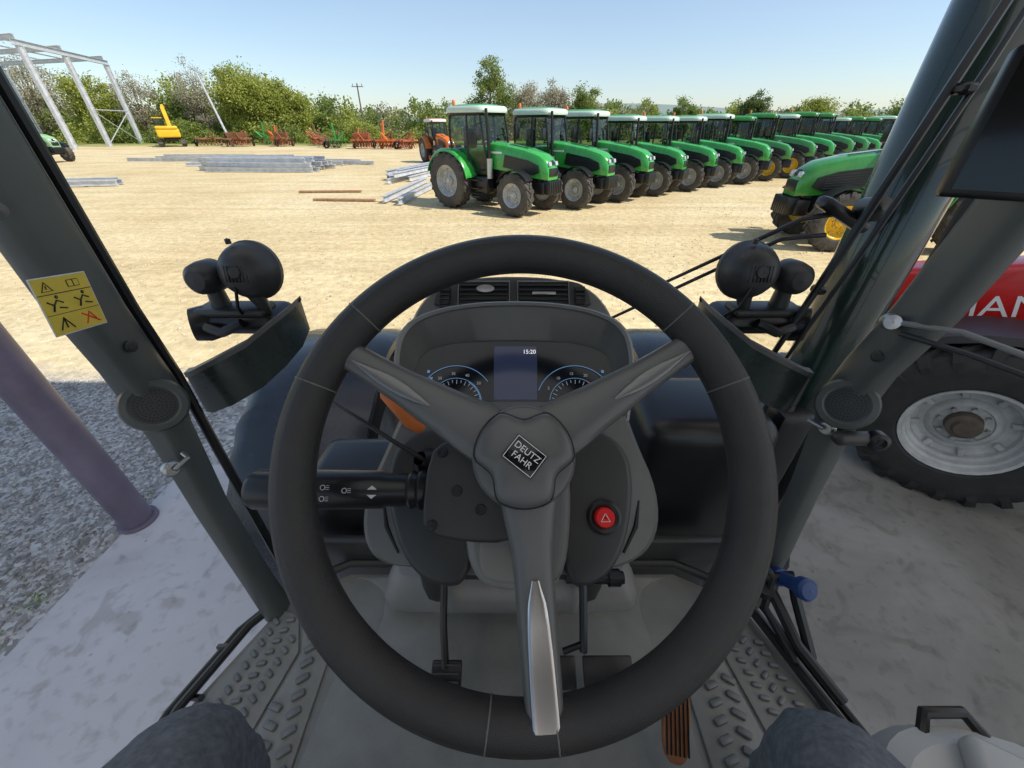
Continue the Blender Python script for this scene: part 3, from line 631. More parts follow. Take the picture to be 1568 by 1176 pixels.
# ---- dashboard
db=empty('dashboard'); db.matrix_world=WX
def mir(h,cx_=-.006): 
    return h+[(2*cx_-x,y) for (x,y) in h[::-1] if abs(x-cx_)>1e-4]
def smooth_poly(p,it=2):
    for _ in range(it):
        q=[]
        for i in range(len(p)):
            a=p[i];b=p[(i+1)%len(p)]; q+=[(a[0]*.75+b[0]*.25,a[1]*.75+b[1]*.25),(a[0]*.25+b[0]*.75,a[1]*.25+b[1]*.75)]
        p=q
    return p
out0=mir([(-.160,.030),(-.172,.09),(-.180,.150),(-.168,.192),(-.128,.214),(-.07,.225),(-.006,.228)])
in0=mir([(-.134,.040),(-.146,.09),(-.150,.130),(-.137,.158),(-.10,.170),(-.06,.173),(-.006,.174)])
O=smooth_poly(out0); I=smooth_poly(in0)
def off(p,f,n_,c=(-.006,.11)): return [((x-c[0])*f+c[0],(y-c[1])*f+c[1],n_) for x,y in p]
s=MB()
s.loft([off(O,.95,-.36),off(O,.97,-.30),off(O,.985,-.22)],'plas_dk',False)
s.loft([off(O,.985,-.22),off(O,.965,-.175),off(O,.945,-.164),off(O,.925,-.162),off(O,.905,-.166)],'plas_lt',False)
s.loft([off(O,.905,-.166),off(O,.90,-.170),off(I,1.02,-.196),off(I,1.0,-.200)],'plas_md',False)
s.obj('cluster_hood',db)
s=MB(); s.add([(x,y,-.199) for x,y in I],[tuple(range(len(I)))],'gauge',False); s.obj('cluster_face',db)
s=MB(); s.box((-.004,.120,-.1975),(.062,.092,.002),'screen',.0005,1)
def arc(mb,cx_,cy_,r,a0,a1,w_,m,z=-.1965,nn=40):
    vs=[];
    for k in range(nn+1):
        a=math.radians(a0+(a1-a0)*k/nn); vs+= [(cx_+r*math.cos(a),cy_+r*math.sin(a),z),(cx_+(r+w_)*math.cos(a),cy_+(r+w_)*math.sin(a),z)]
    mb.add(vs,[(2*k,2*k+1,2*k+3,2*k+2) for k in range(nn)],m,False)
for cx_ in (-.088,.080):
    arc(s,cx_,.082,.054,35,160,.0010,'gline'); arc(s,cx_,.082,.036,5,200,.0008,'gline'); arc(s,cx_,.060,.016,0,360,.0007,'gline')
    arc(s,cx_,.082,.0345,5,60,.0012,'hazred' if cx_>0 else 'gline'); arc(s,cx_,.060,.018,60,120,.0012,'gwhite')
    for k in range(19):
        a=math.radians(0+200*k/18); r0=.030 if k%2 else .028
        c,d_=math.cos(a),math.sin(a); pw=.0004
        s.add([(cx_+r0*c-pw*d_,.082+r0*d_+pw*c,-.1964),(cx_+.034*c-pw*d_,.082+.034*d_+pw*c,-.1964),(cx_+.034*c+pw*d_,.082+.034*d_-pw*c,-.1964),(cx_+r0*c+pw*d_,.082+r0*d_-pw*c,-.1964)],[(0,1,2,3)],'gwhite',False)
for cx_ in (-.128,.120): 
    for k in range(3): s.box((cx_+.004*k,.128-.010*k,-.1966),(.004,.004,.0004),'gline')
s.box((.080,.072,-.1964),(.018,.0012,.0003),'hazred')
s.obj('displays',db)
text('clock','15:20',.0085,'cwhite',db,Matrix.Translation((.016,.157,-.1962)),.0001)
for i,tx in enumerate(['10','20','30','40','50']):
    a=math.radians(150-27*i); text('numeral',tx,.0058,'gwhite',db,Matrix.Translation((-.088+.043*math.cos(a),.082+.043*math.sin(a),-.1964)),.0001)
    text('numeral',str(5+i*5),.0058,'gwhite',db,Matrix.Translation((.080+.043*math.cos(a),.082+.043*math.sin(a),-.1964)),.0001)
s=MB(); V=smooth_poly(mir([(-.218,.13),(-.215,.24),(-.200,.300),(-.160,.348),(-.09,.366),(-.008,.370)],-.008))
s.loft([off(V,.9,-.60,(-.008,.2)),off(V,.97,-.48,(-.008,.2)),off(V,1.0,-.40,(-.008,.2)),off(V,.985,-.372,(-.008,.2)),off(V,.95,-.362,(-.008,.2)),off(V,.5,-.358,(-.008,.25))],'plas_md',True)
s.obj('vent_pod',db)
s=MB(); s.prism(smooth_poly(mir([(-.160,.285),(-.156,.328),(-.135,.348),(-.06,.353),(-.008,.354)],-.008)),-.37,-.352,'plas_dk',.003,2)
for (x0,x1) in ((-.112,-.014),(.002,.100)):
    s.box(((x0+x1)/2,.318,-.353),(x1-x0,.052,.006),'plas_bk',.002,2)
    for k in range(5): s.box(((x0+x1)/2,.298+.0098*k,-.349),(x1-x0-.006,.0024,.006),'plas_dk',R=Euler((.5,0,0)))
    s.tube([(x0,.291,-.349),(x1,.291,-.349),(x1,.345,-.349),(x0,.345,-.349)],.0018,'plas_lt',6,closed=True)
for sd in (-1,1):
    s.box((-.008+sd*.130,.316,-.351),(.020,.038,.006),'plas_bk',.002,2)
    for k in range(3): s.box((-.008+sd*.130,.307+.009*k,-.347),(.018,.002,.005),'plas_dk')
s.lathe([(.018,0),(.017,.003),(.001,.0035)],'steel',24,Matrix.Translation((-.06,.328,-.347))@Matrix.Diagonal((1,.45,1,1)))
s.box((.052,.318,-.344),(.045,.006,.003),'steel',.001,1)
s.obj('air_vents',db)
# ---- steering column console
sc_=empty('steering_column'); sc_.matrix_world=WX
s=MB()
body=smooth_poly([(-.150,.085),(-.170,.03),(-.198,-.04),(-.198,-.092),(-.175,-.123),(-.119,-.128),(-.073,-.137),(.057,-.137),(.14,-.125),(.176,-.092),(.180,-.035),(.155,.03),(.14,.085)])
s.loft([off(body,.80,-.36,(-.01,-.03)),off(body,.94,-.27,(-.01,-.03)),off(body,1.0,-.20,(-.01,-.03)),off(body,.985,-.172,(-.01,-.03)),off(body,.93,-.155,(-.01,-.03)),off(body,.6,-.148,(-.01,-.03))],'plas_md',True)
s.obj('shroud',sc_)
s=MB()
s.prism(smooth_poly([(.050,.03),(.075,.045),(.120,.03),(.138,-.005),(.130,-.075),(.108,-.122),(.078,-.140),(.052,-.135),(.045,-.06)]),-.22,-.135,'plas_dk',.008,4)
s.prism(smooth_poly([(-.062,.03),(-.09,.045),(-.145,.03),(-.160,-.01),(-.150,-.075),(-.125,-.122),(-.09,-.140),(-.058,-.135),(-.05,-.06)]),-.22,-.135,'plas_dk',.008,4)
for sd,ox in ((1,.146),(-1,-.166)): s.tube([(ox,-.045,-.1535),(ox-sd*.006,-.075,-.1525),(ox-sd*.022,-.105,-.1525)],[.0015,.003,.0015],'ink',6)
s.obj('side_panels',sc_)
s=MB()
s.prism(smooth_poly([(-.062,.04),(-.066,-.09),(-.05,-.132),(-.02,-.142),(.03,-.142),(.052,-.125),(.055,-.05),(.060,.04)]),-.22,-.128,'plas_lt',.012,4)
s.prism(smooth_poly([(-.045,-.075),(-.046,-.118),(-.03,-.130),(.015,-.130),(.022,-.11),(.02,-.075)]),-.2,-.120,'plas_lt',.004,3)
s.lathe([(.030,-.14),(.030,-.02),(.026,-.015)],'plas_md',28)
s.prism(smooth_poly([(.0,.0),(.046,.01),(.056,-.02),(.050,-.10),(.036,-.125),(.008,-.12),(-.004,-.06)],2),-.14,-.085,'plas_md',.012,4)
s.obj('column_tube',sc_)
s=MB()
s.prism(smooth_poly([(-.078,.022),(-.094,.008),(-.099,-.055),(-.090,-.070),(-.055,-.077),(-.014,-.078),(-.006,-.066),(-.006,.02),(-.04,.03)],1),-.12,-.062,'plas_dk',.004,3)
for (x,y) in [(-.064,-.028),(-.040,-.046),(-.088,-.061),(-.080,.010)]: s.lathe([(.0055,.0006),(.0050,.0012),(.0040,.0008),(.001,.0005)],'ink',16,Matrix.Translation((x,y,-.0615)))
s.obj('cover_plate',sc_)
s=MB()
Y=-.028; A=Matrix.Translation((-.09,Y,-.085))@Matrix.Rotation(-pi/2,4,'Y')
s.lathe([(.022,0),(.022,.006),(.018,.008),(.021,.014),(.017,.018),(.020,.024),(.016,.028),(.0175,.034),(.0175,.05),(.0195,.054),(.0205,.12),(.0205,.150),(.018,.152),(.018,.158),(.0205,.160),(.0205,.188),(.017,.194),(.001,.195)],'plas_bk',28,A)
s.obj('indicator_stalk',sc_)
s=MB()
def ring(cx_,cy_,r): s.tube([(cx_+r*math.cos(2*pi*k/12),cy_+r*math.sin(2*pi*k/12),-.0645) for k in range(12)],.0004,'icon',5,closed=True)
for (x,y) in [(-.220,.003),(-.220,-.008),(-.200,.003),(-.200,-.008),(-.178,.000)]:
    ring(x,Y+y,.0024)
    for k in range(3): s.box((x+.005,Y+y+.0018*(k-1),-.0643),(.0034,.0005,.0004),'icon')
s.add([(-.150,Y+.005,-.0640),(-.155,Y+.001,-.0640),(-.145,Y+.001,-.0640)],[(0,1,2)],'icon',False); s.add([(-.150,Y-.008,-.0640),(-.155,Y-.004,-.0640),(-.145,Y-.004,-.0640)],[(0,1,2)],'icon',False)
s.obj('stalk_icons',sc_)
s=MB(); s.tube([(-.105,.002,-.10),(-.135,.02,-.09),(-.21,.068,-.085)],[.0028,.0025,.0022],'plas_bk',8); s.lathe([(.02,0),(.016,.02),(.008,.03)],'plas_bk',16,axisM((-.098,-.004,-.12),(-.3,.2,.6)))
s.obj('washer_lever',sc_)
s=MB(); s.tube([(-.10,.03,-.16),(-.138,.05,-.15),(-.168,.085,-.145),(-.178,.118,-.15)],[.007,.008,.009,.007],'orange',10,flat=.5)
s.obj('shuttle_lever',sc_)
s=MB(); P=Matrix.Translation((.098,-.062,-.134))
s.lathe([(.020,-.004),(.020,.002),(.017,.0035),(.012,.002)],'plas_bk',28,P); s.lathe([(.0115,0),(.0115,.006),(.010,.008),(.001,.0085)],'hazred',24,P)
for k in range(3):
    a=2*pi*k/3+pi/2; b=a+2*pi/3; r=.006
    s.tube([(r*math.cos(a),r*math.sin(a)-.001,.0086),(r*math.cos(b),r*math.sin(b)-.001,.0086)],.0004,'labwhite',5,X=P)
s.obj('hazard_switch',sc_)
# ---- cab structure
cab=empty('tractor_cab')
s=MB()
def pillar(sd):
    if sd<0: path=[(-.752,.64,2.85,.030,.052),(-.748,.635,2.45,.030,.052),(-.742,.63,2.25,.030,.050),(-.735,.635,2.12,.032,.045),(-.730,.635,2.04,.036,.044),(-.724,.62,1.96,.030,.036),(-.705,.585,1.75,.026,.030),(-.685,.562,1.5,.026,.030),(-.672,.55,1.34,.028,.034)]
    else: path=[(.752,.62,2.85,.030,.045),(.745,.62,2.40,.030,.045),(.738,.64,2.22,.030,.045),(.728,.665,2.09,.032,.042),(.725,.67,2.02,.036,.042),(.718,.66,1.94,.030,.034),(.703,.625,1.78,.025,.028),(.692,.59,1.58,.025,.028),(.680,.57,1.34,.027,.03)]
    rings=[]
    for (x,y,z,hx,hy) in path:
        r=[]
        for j in range(20):
            b=2*pi*j/20; r.append((x+hx*math.copysign(abs(math.cos(b))**.6,math.cos(b)),y+hy*math.copysign(abs(math.sin(b))**.6,math.sin(b)),z))
        rings.append(r)
    s.loft(rings,'pillar',True)
pillar(-1); pillar(1)
s.lathe([(.011,0),(.011,.003),(.009,.004),(.001,.003)],'plas_dk',18,axisM((-.702,.625,2.160),(1,-.1,0)))
s.lathe([(.012,0),(.011,.004),(.001,.007)],'plas_md',18,axisM((-.713,.575,2.40),(1,-.3,0)))
s.lathe([(.011,0),(.011,.003),(.009,.004),(.001,.003)],'plas_dk',18,axisM((.700,.64,2.13),(-1,-.1,0)))
s.tube([(-.735,.70,2.85),(-.735,.70,2.2),(-.725,.70,2.05),(-.69,.66,1.85),(-.66,.62,1.4)],.010,'plas_bk',8)
s.tube([(.77,.70,2.85),(.765,.70,2.2),(.75,.72,2.05),(.73,.70,1.85),(.69,.66,1.4)],.012,'plas_bk',8)
s.obj('pillars',cab)
s=MB()
s.box((0,.60,2.93),(1.56,.34,.12),'plas_lt',.03,2); s.box((0,-.80,2.93),(1.56,.50,.12),'plas_lt',.03,2)  # unseen cab roof put in to shade the interior; hatch added for top light
for sd in (-1,1): s.box((sd*.60,-.06,2.93),(.36,.98,.12),'plas_lt',.03,2); s.tube([(sd*.76,-.98,1.3),(sd*.77,-.98,2.9)],.035,'pillar',10)
s.add([(-.42,-.55,2.95),(.42,-.55,2.95),(.42,.43,2.95),(-.42,.43,2.95)],[(0,1,2,3)],'clear',False)
s.obj('roof',cab)
s=MB()
fp=[(-.66,.57),(-.50,.655),(.50,.655),(.66,.57),(.76,.30),(.80,-.6),(-.80,-.6),(-.785,.30)]
s.prism(fp,1.25,1.345,'floor',.006,2)
s.prism(smooth_poly([(-.50,.648),(-.40,.62),(-.36,.56),(-.37,.46),(-.47,.38),(-.46,-.5),(.42,-.5),(.42,.30),(.38,.42),(.36,.56),(.40,.62),(.50,.648)],1),1.34,1.352,'floor',.004,2)
s.obj('floor_pan',cab)
s=MB()
bx=smooth_poly([(-.375,.555),(-.36,.70),(.36,.70),(.365,.555),(.30,.535),(-.31,.535)],2)
s.loft([[(x,y,1.345) for x,y in bx],[(x*.995,y,1.39) for x,y in bx],[(x*.97,y+.006,1.405) for x,y in bx],[(x*.93,y+.02,1.44) for x,y in bx],[(x*.88,y+.04,1.46) for x,y in bx]],'plas_lt',True)
s.box((0,.60,1.62),(.50,.12,.5),'plas_dk',.04,3); s.box((0,.56,1.47),(.36,.13,.10),'plas_lt',.03,3)
s.obj('column_base',cab)
s=MB()
s.box((0,.70,1.40),(1.30,.03,.12),'plas_dk',.01,2); s.tube([(-.66,.60,1.36),(-.5,.68,1.36),(.5,.68,1.36),(.66,.60,1.36)],.014,'plas_dk',8)
s.tube([(-.66,.575,1.36),(-.72,.50,1.36),(-.785,.32,1.36),(-.80,.1,1.36),(-.8,-.5,1.36)],.011,'plas_bk',8); s.tube([(-.70,.58,1.33),(-.76,.50,1.33),(-.825,.32,1.33),(-.84,.1,1.33)],.009,'plas_bk',8)
for yy in (.45,.34,.2): s.tube([(-.745-.0,yy,1.36),(-.79,yy+.01,1.33)],.008,'plas_bk',6)
s.tube([(.66,.58,1.37),(.70,.45,1.37),(.76,.25,1.37),(.80,-.2,1.37)],.014,'plas_bk',8); s.tube([(.70,.60,1.36),(.74,.45,1.36),(.80,.25,1.36),(.84,-.2,1.36)],.010,'plas_bk',8)
s.obj('sill_trim',cab)
s=MB()
for (c,d) in [((-.70,.553,1.915),(1,-.4,.2)),((.69,.64,1.95),(-1,-.4,.2))]:
    X=axisM(c,d); s.lathe([(.016,0),(.016,.010),(.012,.014),(.001,.014)],'steel',18,X); s.tube([(0,0,.02),(.03,.004,.02),(.035,.01,.0)],.005,'steel',8,X=X)
s.box((.715,.60,1.955),(.085,.03,.026),'plas_dk',.010,3); s.lathe([(.020,0),(.020,.02),(.012,.024)],'plas_bk',16,axisM((.755,.60,1.955),(-.3,-1,.2)))
s.lathe([(.013,-.01),(.015,.0),(.013,.012),(.001,.014)],'steel',18,axisM((.690,.645,2.20),(-.5,-1,.3)))
s.tube([(.690,.645,2.20),(.74,.57,2.215),(.80,.45,2.205),(.86,.35,2.20)],.005,'plas_lt',8); s.tube([(.70,.625,2.185),(.75,.55,2.185),(.80,.45,2.18),(.86,.35,2.175)],.005,'plas_dk',8)
s.tube([(.69,.53,2.36),(.70,.50,2.38),(.705,.475,2.415),(.71,.47,2.44)],.004,'steel',8)
s.obj('latches',cab)
for (p,d,nm) in [((-.712,.612,2.035),(.62,-.62,.35),'speaker'),((.705,.648,2.010),(-.62,-.66,.35),'speaker')]:
    s=MB(); X=axisM(p,d)
    s.lathe([(.040,-.06),(.050,-.02),(.054,.012),(.050,.024),(.040,.026),(.036,.024)],'pillar',36,X); s.lathe([(.037,.0235),(.020,.0255),(.001,.026)],'plas_dk',30,X)
    for r in (.006,.012,.018,.024,.030):
        nn=int(r*1100)
        for k in range(nn):
            a=2*pi*k/nn; s.box((r*math.cos(a),r*math.sin(a),.0258-.0004*(r/.012)),(.0028,.0028,.0008),'ink',X=X)
    s.obj(nm)
wl=empty('warning_label',(-.7095,.584,2.26))
Xl=Matrix((( 0,0,1,0),(1,0,0,0),(0,1,0,0),(0,0,0,1)))
Xl=Xl@Matrix.Rotation(math.radians(-9),4,'Z')
s=MB(); s.box((0,0,0),(.084,.088,.0016),'labwhite',.0006,1,X=Xl); s.box((0,0,.0004),(.081,.085,.0014),'label',.0003,1,X=Xl)
s.box((.0,.0185,.0012),(.080,.0012,.0006),'ink',X=Xl); s.box((0,-.012,.0012),(.080,.0008,.0006),'ink',X=Xl)
def tri(cx_,cy_,r):
    p=[(cx_+r*math.cos(math.radians(90+120*k)),cy_+r*math.sin(math.radians(90+120*k)),.0016) for k in range(3)]; s.tube(p,.0008,'ink',5,X=Xl,closed=True); s.box((cx_,cy_+.001,.0016),(.0014,.005,.0005),'ink',X=Xl)
tri(-.024,.028,.009); s.box((.016,.030,.0016),(.018,.011,.0004),'ink',X=Xl); s.box((.0115,.030,.0019),(.007,.009,.0004),'label',X=Xl); s.box((.0205,.030,.0019),(.007,.009,.0004),'label',X=Xl)
for cx_ in (-.02,.02):
    s.tube([(cx_-.012,.008,.0016),(cx_-.004,.002,.0016),(cx_+.002,.009,.0016),(cx_+.010,.004,.0016)],.0012,'ink',5,X=Xl); s.tube([(cx_-.004,.002,.0016),(cx_-.008,-.007,.0016)],.0012,'ink',5,X=Xl); s.tube([(cx_+.002,-.002,.0016),(cx_+.012,-.005,.0016)],.0012,'ink',5,X=Xl); s.lathe([(.0028,.0012),(.001,.0022)],'ink',10,Xl@Matrix.Translation((cx_+.004,.0135,0)))
    s.tube([(cx_-.010,-.036,.0016),(cx_,-.018,.0016),(cx_+.010,-.036,.0016)],.0010,'ink' if cx_<0 else 'hazred',5,X=Xl)
s.tube([(.008,-.018,.0018),(.032,-.036,.0018)],.001,'hazred',5,X=Xl); s.tube([(-.02,-.02,.0016),(-.02,-.034,.0016)],.001,'ink',5,X=Xl)
s.obj('label_face',wl)
def mats(poly,rot,name,sp=.045,lw=.026,lh=.013):
    s=MB(); s.prism(poly,1.342,1.353,'floor',.003,2)
    def inside(x,y):
        c=False; j=len(poly)-1
        for i in range(len(poly)):
            if (poly[i][1]>y)!=(poly[j][1]>y) and x<(poly[j][0]-poly[i][0])*(y-poly[i][1])/(poly[j][1]-poly[i][1])+poly[i][0]: c=not c
            j=i
        return c
    c=Vector((sum(p[0] for p in poly)/len(poly),sum(p[1] for p in poly)/len(poly)))
    for i in range(-14,15):
        for j in range(-20,21):
            a=rot; lx=i*sp; ly=j*sp*.74+(sp*.37 if i%2 else 0)
            x=c.x+lx*math.cos(a)-ly*math.sin(a); y=c.y+lx*math.sin(a)+ly*math.cos(a)
            ok=all(inside(x+dx,y+dy) for dx,dy in ((.013,0),(-.013,0),(0,.012),(0,-.012)))
            if ok: s.box((x,y,1.357),(lw,lh,.014),'lug',.005,2,R=Euler((0,0,a+(.42 if i%2 else -.42))))
    s.obj(name)
mats([(-.655,.545),(-.600,.53),(-.56,.44),(-.60,.25),(-.62,-.3),(-.775,-.3),(-.765,.30)],math.radians(-14),'floor_mat',.036,.024,.012)
mats([(-.590,.53),(-.52,.51),(-.475,.42),(-.475,-.3),(-.610,-.3),(-.592,.25),(-.552,.44)],math.radians(8),'floor_mat',.046,.032,.016)
mats([(.57,.53),(.63,.55),(.735,.32),(.765,-.3),(.60,-.3),(.585,.25),(.555,.42)],math.radians(12),'floor_mat',.036,.024,.012)
mats([(.50,.51),(.56,.53),(.545,.42),(.575,.25),(.590,-.3),(.435,-.3),(.43,.35)],math.radians(-6),'floor_mat',.046,.032,.016)
s=MB(); s.tube([(-.17,.60,1.66),(-.172,.55,1.56),(-.165,.44,1.50),(-.155,.37,1.45)],.009,'plas_bk',8,flat=1.6); s.box((-.152,.36,1.44),(.07,.055,.014),'plas_bk',.004,2,R=Euler((.5,0,0)))
for k in range(3): s.box((-.152,.345+.014*k,1.441+.008*k),(.06,.004,.014),'plas_dk',R=Euler((.5,0,0)))
s.obj('clutch_pedal')
s=MB(); s.tube([(.18,.60,1.62),(.178,.52,1.55),(.172,.44,1.50),(.17,.40,1.46)],.010,'plas_bk',8,flat=1.6)
for cx_ in (.120,.222):
    w_=.055 if cx_<.15 else .115
    s.box((cx_,.36,1.45),(w_,.065,.012),'plas_bk',.004,2,R=Euler((.45,0,0)))
    for i in range(int(w_/.022)):
        for j in range(3): s.lathe([(.006,0),(.005,.004),(.001,.004)],'plas_md',8,Matrix.Translation((cx_-w_/2+.014+.022*i,.34+.02*j,1.4515+.0095*(j-1)))@Matrix.Rotation(.45,4,'X'))
s.tube([(.12,.395,1.47),(.17,.41,1.475),(.17,.43,1.49)],.008,'plas_bk',8); s.tube([(.14,.545,1.52),(.29,.545,1.52)],.016,'plas_bk',12); s.box((.19,.545,1.53),(.03,.05,.05),'plas_bk',.008,2); s.lathe([(.022,0),(.022,.03)],'plas_bk',14,axisM((.25,.545,1.52),(1,0,0)))
s.obj('brake_pedal')
s=MB(); X=Matrix.Translation((.352,.285,1.44))@Matrix.Rotation(.55,4,'X')@Matrix.Rotation(-.15,4,'Z')
s.prism(smooth_poly([(-.032,-.075),(.020,-.085),(.030,-.03),(.033,.05),(.015,.075),(-.02,.07)],2),-.006,.006,'brown',.003,2,X=X)
for k in range(6): s.box((-.02+.009*k,-.005,.007),(.003,.12,.003),'plas_bk',X=X)
s.tube([(0,.06,-.01),(0,.08,-.06)],.008,'plas_bk',8,X=X); s.obj('accelerator_pedal')
s=MB(); ar=smooth_poly([(.41,.10),(.47,.165),(.56,.17),(.66,.14),(.78,.02),(.80,-.5),(.44,-.5),(.40,-.1)],2)
s.loft([[(x,y,1.45) for x,y in ar],[(x,y,1.84) for x,y in ar],[((x-.6)*.97+.6,(y+.1)*.97-.1,1.865) for x,y in ar],[((x-.6)*.9+.6,(y+.1)*.9-.1,1.875) for x,y in ar]],'plas_pale',True)
s.box((.56,.085,1.885),(.09,.10,.03),'plas_pale',.012,3,R=Euler((0,0,-.5))); s.box((.66,-.02,1.885),(.10,.12,.02),'plas_md',.008,3)
s.tube([(.515,.15,1.86),(.53,.172,1.872),(.58,.172,1.872),(.595,.15,1.86)],.007,'plas_bk',8)
s.obj('armrest_console')
s=MB(); X=axisM((.672,.60,2.495),(-.55,-.82,.12),(.82,-.55,0))
s.box((.055,0,0),(.22,.17,.03),'plas_bk',.006,3,X=X); s.box((.055,0,.0155),(.20,.15,.001),'gloss_bk',X=X); s.tube([(.05,0,-.02),(.05,.0,-.06),(.09,.02,-.12)],.014,'plas_bk',8,X=X)
s.obj('display_monitor')
s=MB(); s.lathe([(.020,0),(.026,.004),(.026,.022),(.020,.028),(.001,.03)],'blue',20,axisM((.69,.49,1.58),(.1,-.7,.6)))
s.lathe([(.017,0),(.017,-.05),(.022,-.055),(.022,-.08)],'blue',16,axisM((.69,.49,1.58),(.1,-.7,.6)))
s.tube([(.66,.56,1.53),(.67,.52,1.50),(.70,.42,1.44),(.76,.32,1.40)],.013,'plas_bk',8); s.tube([(.64,.58,1.56),(.66,.53,1.55),(.655,.50,1.46),(.70,.40,1.40)],.010,'plas_bk',8)
s.tube([(.645,.535,1.54),(.70,.53,1.56),(.72,.50,1.50),(.73,.40,1.42)],.012,'plas_bk',8)
s.lathe([(.03,0),(.03,.02),(.02,.03),(.001,.03)],'plas_bk',16,axisM((.645,.535,1.50),(0,-.6,1)))
s.obj('hydraulic_coupler')
tb=empty('tractor_body')
s=MB()
for sd in (-1,1): wheel(s,(0,0,0),.72,.48,.40,'whiterim','rubber',20,sd,X=Matrix.Translation((sd*.96,1.78,.72))@Matrix.Rotation(-pi/2,4,'Z'))
s.obj('front_wheels',tb)
s=MB()
for sd in (-1,1):
    rings=[]
    for k in range(34):
        a=math.radians(20+180*k/33); r=.82; y=1.78+r*math.cos(a); z=.70+r*math.sin(a)
        rr=.018 if (k%2 and a>math.radians(120)) else 0
        y+=rr*math.cos(a); z+=rr*math.sin(a)
        rings.append([(sd*.64,y,z),(sd*.72,y,z+.02),(sd*1.16,y,z+.02),(sd*1.24,y,z-.03),(sd*1.22,y,z-.05),(sd*.64,y,z-.04)])
    s.loft(rings,'navy',True)
s.obj('mudguards',tb)
s=MB()
rings=[]
for (y,w_,zt) in [(.80,.40,1.66),(1.3,.38,1.62),(2.0,.35,1.52),(2.5,.32,1.40),(2.62,.26,1.2)]:
    rings.append([(w_,y,.8),(w_,y,zt-.16),(w_-.05,y,zt-.04),(w_-.15,y,zt),(-w_+.15,y,zt),(-w_+.05,y,zt-.04),(-w_,y,zt-.16),(-w_,y,.8)])
s.loft(rings,'dkgreen',True); s.box((0,1.6,.75),(.6,2.2,.4),'plas_bk',.05)
s.box((-.52,.90,1.28),(.30,.30,.60),'plas_bk',.06,3); s.box((.56,.92,1.40),(.38,.30,.85),'plas_bk',.06,3)
s.obj('bonnet',tb)
s=MB()
s.lathe([(.085,0),(.085,1.7),(.07,1.72)],'dkgreen',32,Matrix.Translation((.965,1.04,1.45)))
s.lathe([(.05,0),(.05,.5)],'plas_bk',18,Matrix.Translation((.965,1.04,3.15)))
s.box((.90,.97,1.5),(.12,.1,.5),'plas_bk',.03,2)
s.obj('exhaust_stack',None)
def worklight(cx,sd):
    o=empty('work_light',(cx,.893,2.213))
    s=MB(); X=axisM((0,0,0),(0,-1,.25))
    s.lathe([(.001,.056),(.012,.055),(.014,.050),(.030,.048),(.050,.034),(.060,.014),(.064,-.006),(.068,-.010),(.068,-.022),(.060,-.03)],'plas_dk',32,X)
    s.lathe([(.060,-.03),(.03,-.034),(.001,-.035)],'lens',24,X)
    for k in range(7): s.box((-.024+.008*k,-.004,.051-.0004*abs(k-3)**2.2),(.0025,.036,.006),'plas_dk',.001,1,X=X)
    s.lathe([(.006,0),(.006,.010),(.001,.012)],'plas_dk',10,Matrix.Translation((-.015,-.01,.064)))
    s.tube([(0,-.01,-.05),(.01,-.01,-.085),(0,0,-.12)],[.02,.014,.018],'plas_dk',10); s.tube([(-.01,-.05,-.02),(-.025,-.05,-.07),(-.04,-.02,-.11)],.004,'plas_bk',6)
    s.obj('big_lamp',o)
    s=MB(); X=axisM((sd*.10,-.01,-.012),(0,-1,.1))
    s.lathe([(.001,.038),(.022,.036),(.034,.024),(.038,.0),(.038,-.03),(.034,-.036),(.001,-.038)],'plas_dk',26,X); s.tube([(sd*.10,0,-.045),(sd*.10,0,-.09)],[.018,.022],'plas_dk',10)
    s.obj('small_lamp',o)
    s=MB()
    s.box((sd*.06,.02,-.125),(.20,.12,.055),'plas_bk',.025,3); s.box((sd*.07,0,-.095),(.17,.07,.02),'plas_dk',.008,2)
    s.tube([(sd*.03,-.05,-.11),(sd*.08,-.06,-.13),(sd*.12,-.05,-.12)],.012,'plas_bk',8)
    s.lathe([(.04,0),(.045,.02),(.04,.05),(.001,.055)],'plas_bk',20,axisM((sd*.13,.0,-.13),(sd,-.6,.1)))
    s.obj('lamp_bracket',o)
    s=MB()
    path=[(.080,.02,-.080,-.165),(.076,-.03,-.085,-.190),(.052,-.08,-.100,-.215),(.01,-.125,-.128,-.245),(-.055,-.155,-.155,-.275),(-.11,-.160,-.180,-.295),(-.135,-.150,-.190,-.300)]
    rings=[]; r2=[]
    for (x,y,zt,zb) in path:
        x=x if sd<0 else -x
        rings.append([(x,y,zt),(x,y+.012,zt+.002),(x,y+.012,zb),(x,y,zb)])
        r2.append([(x,y-.003,zt+.004),(x,y+.016,zt+.006),(x,y+.016,zt-.006),(x,y-.003,zt-.008)])
    s.loft(rings,'carrier',True); s.loft(r2,'plas_md',True)
    s.obj('carrier_plate',o)
worklight(-.615,-1); worklight(.555,1)
s=MB()
s.tube([(.84,.90,2.70),(.80,.88,2.58),(.72,.86,2.25),(.64,.84,1.95)],[.008,.009,.009,.006],'plas_bk',8)
s.tube([(.86,.88,2.70),(.825,.86,2.58),(.745,.84,2.25),(.66,.82,1.95)],[.005,.006,.006,.004],'plas_bk',8)
for (x,z) in [(.805,2.55),(.71,2.18)]: s.box((x,.86,z),(.025,.03,.018),'plas_bk',.005,1)
s.obj('windscreen_wiper')
s=MB()
s.box((.76,.95,2.325),(.14,.04,.026),'plas_bk',.010,2,R=Euler((0,.45,0))); s.lathe([(.026,-.02),(.026,.03),(.001,.04)],'plas_bk',14,axisM((.80,.93,2.34),(-.2,-1,.2)))
s.tube([(.76,.95,2.33),(.67,.95,2.315),(.383,.95,2.163),(.345,.95,2.14)],[.007,.006,.004,.004],'plas_bk',8)
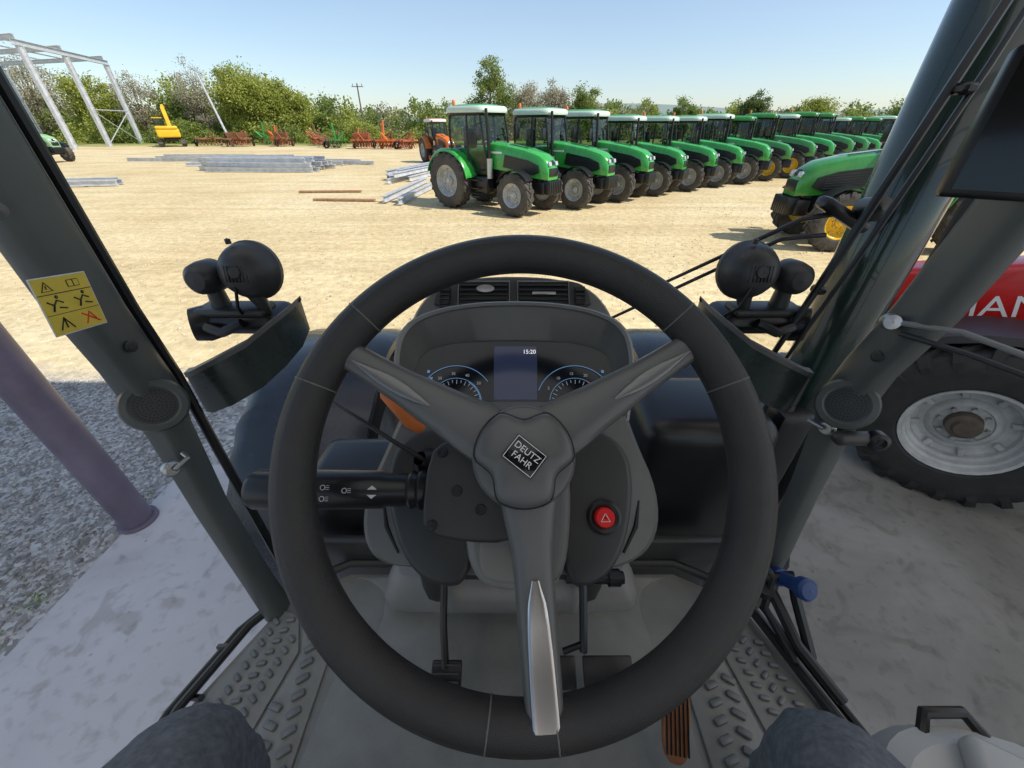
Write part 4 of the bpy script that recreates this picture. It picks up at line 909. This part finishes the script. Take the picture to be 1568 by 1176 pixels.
s.tube([(.74,.95,2.28),(.639,.95,2.27),(.272,.95,2.071),(.25,.95,2.06)],[.006,.005,.004,.003],'plas_bk',8)
s.obj('wiper_arm')
# ---- driver (legs of the person holding the camera)
def skin(name,V,E,R,m,root=0,sub=2):
    me=D.meshes.new(name); me.from_pydata(V,E,[]); o=D.objects.new(name,me); COL.objects.link(o)
    md=o.modifiers.new('skin','SKIN'); md.use_smooth_shade=True
    for i,r in enumerate(R): me.skin_vertices[0].data[i].radius=(r,r) if not isinstance(r,tuple) else r
    me.skin_vertices[0].data[root].use_root=True
    sb=o.modifiers.new('sub','SUBSURF'); sb.levels=sub; sb.render_levels=sub; me.materials.append(M[m]); return o
dr=empty('driver')
V=[(0,-.42,1.90),(0,-.46,2.05),(-.11,-.40,1.89),(-.26,-.14,1.89),(-.405,.085,1.872),(-.428,.145,1.825),(-.425,.135,1.72),(-.41,.07,1.50),(-.405,.05,1.42),
   (.11,-.40,1.89),(.26,-.14,1.89),(.395,.085,1.865),(.415,.140,1.82),(.412,.13,1.72),(.40,.06,1.50),(.395,.04,1.42)]
E=[(0,1),(0,2),(2,3),(3,4),(4,5),(5,6),(6,7),(7,8),(0,9),(9,10),(10,11),(11,12),(12,13),(13,14),(14,15)]
R=[.13,.14,.115,.096,.080,.072,.066,.060,.062,.115,.096,.080,.072,.066,.060,.062]
o=skin('trousers',V,E,R,'denim',sub=4); o.parent=dr
tx=D.textures.new('cloth_folds','CLOUDS'); tx.noise_scale=.045; tx.noise_depth=3; dm=o.modifiers.new('folds','DISPLACE'); dm.texture=tx; dm.strength=.016; dm.mid_level=.5
for sd in (-1,1):
    x=sd*.40
    b=skin('shoe',[(x,.01,1.41),(x,.04,1.40),(x+sd*.01,.13,1.39),(x+sd*.015,.18,1.385)],[(0,1),(1,2),(2,3)],[(.04,.04),(.045,.04),(.045,.033),(.035,.025)],'plas_bk'); b.parent=dr
s=MB(); s.box((0,-.42,1.72),(.52,.50,.14),'plas_dk',.05,4); s.box((0,-.70,2.05),(.50,.14,.62),'plas_dk',.05,4); s.box((0,-.45,1.5),(.34,.36,.32),'plas_bk',.03,2)
s.obj('driver_seat')
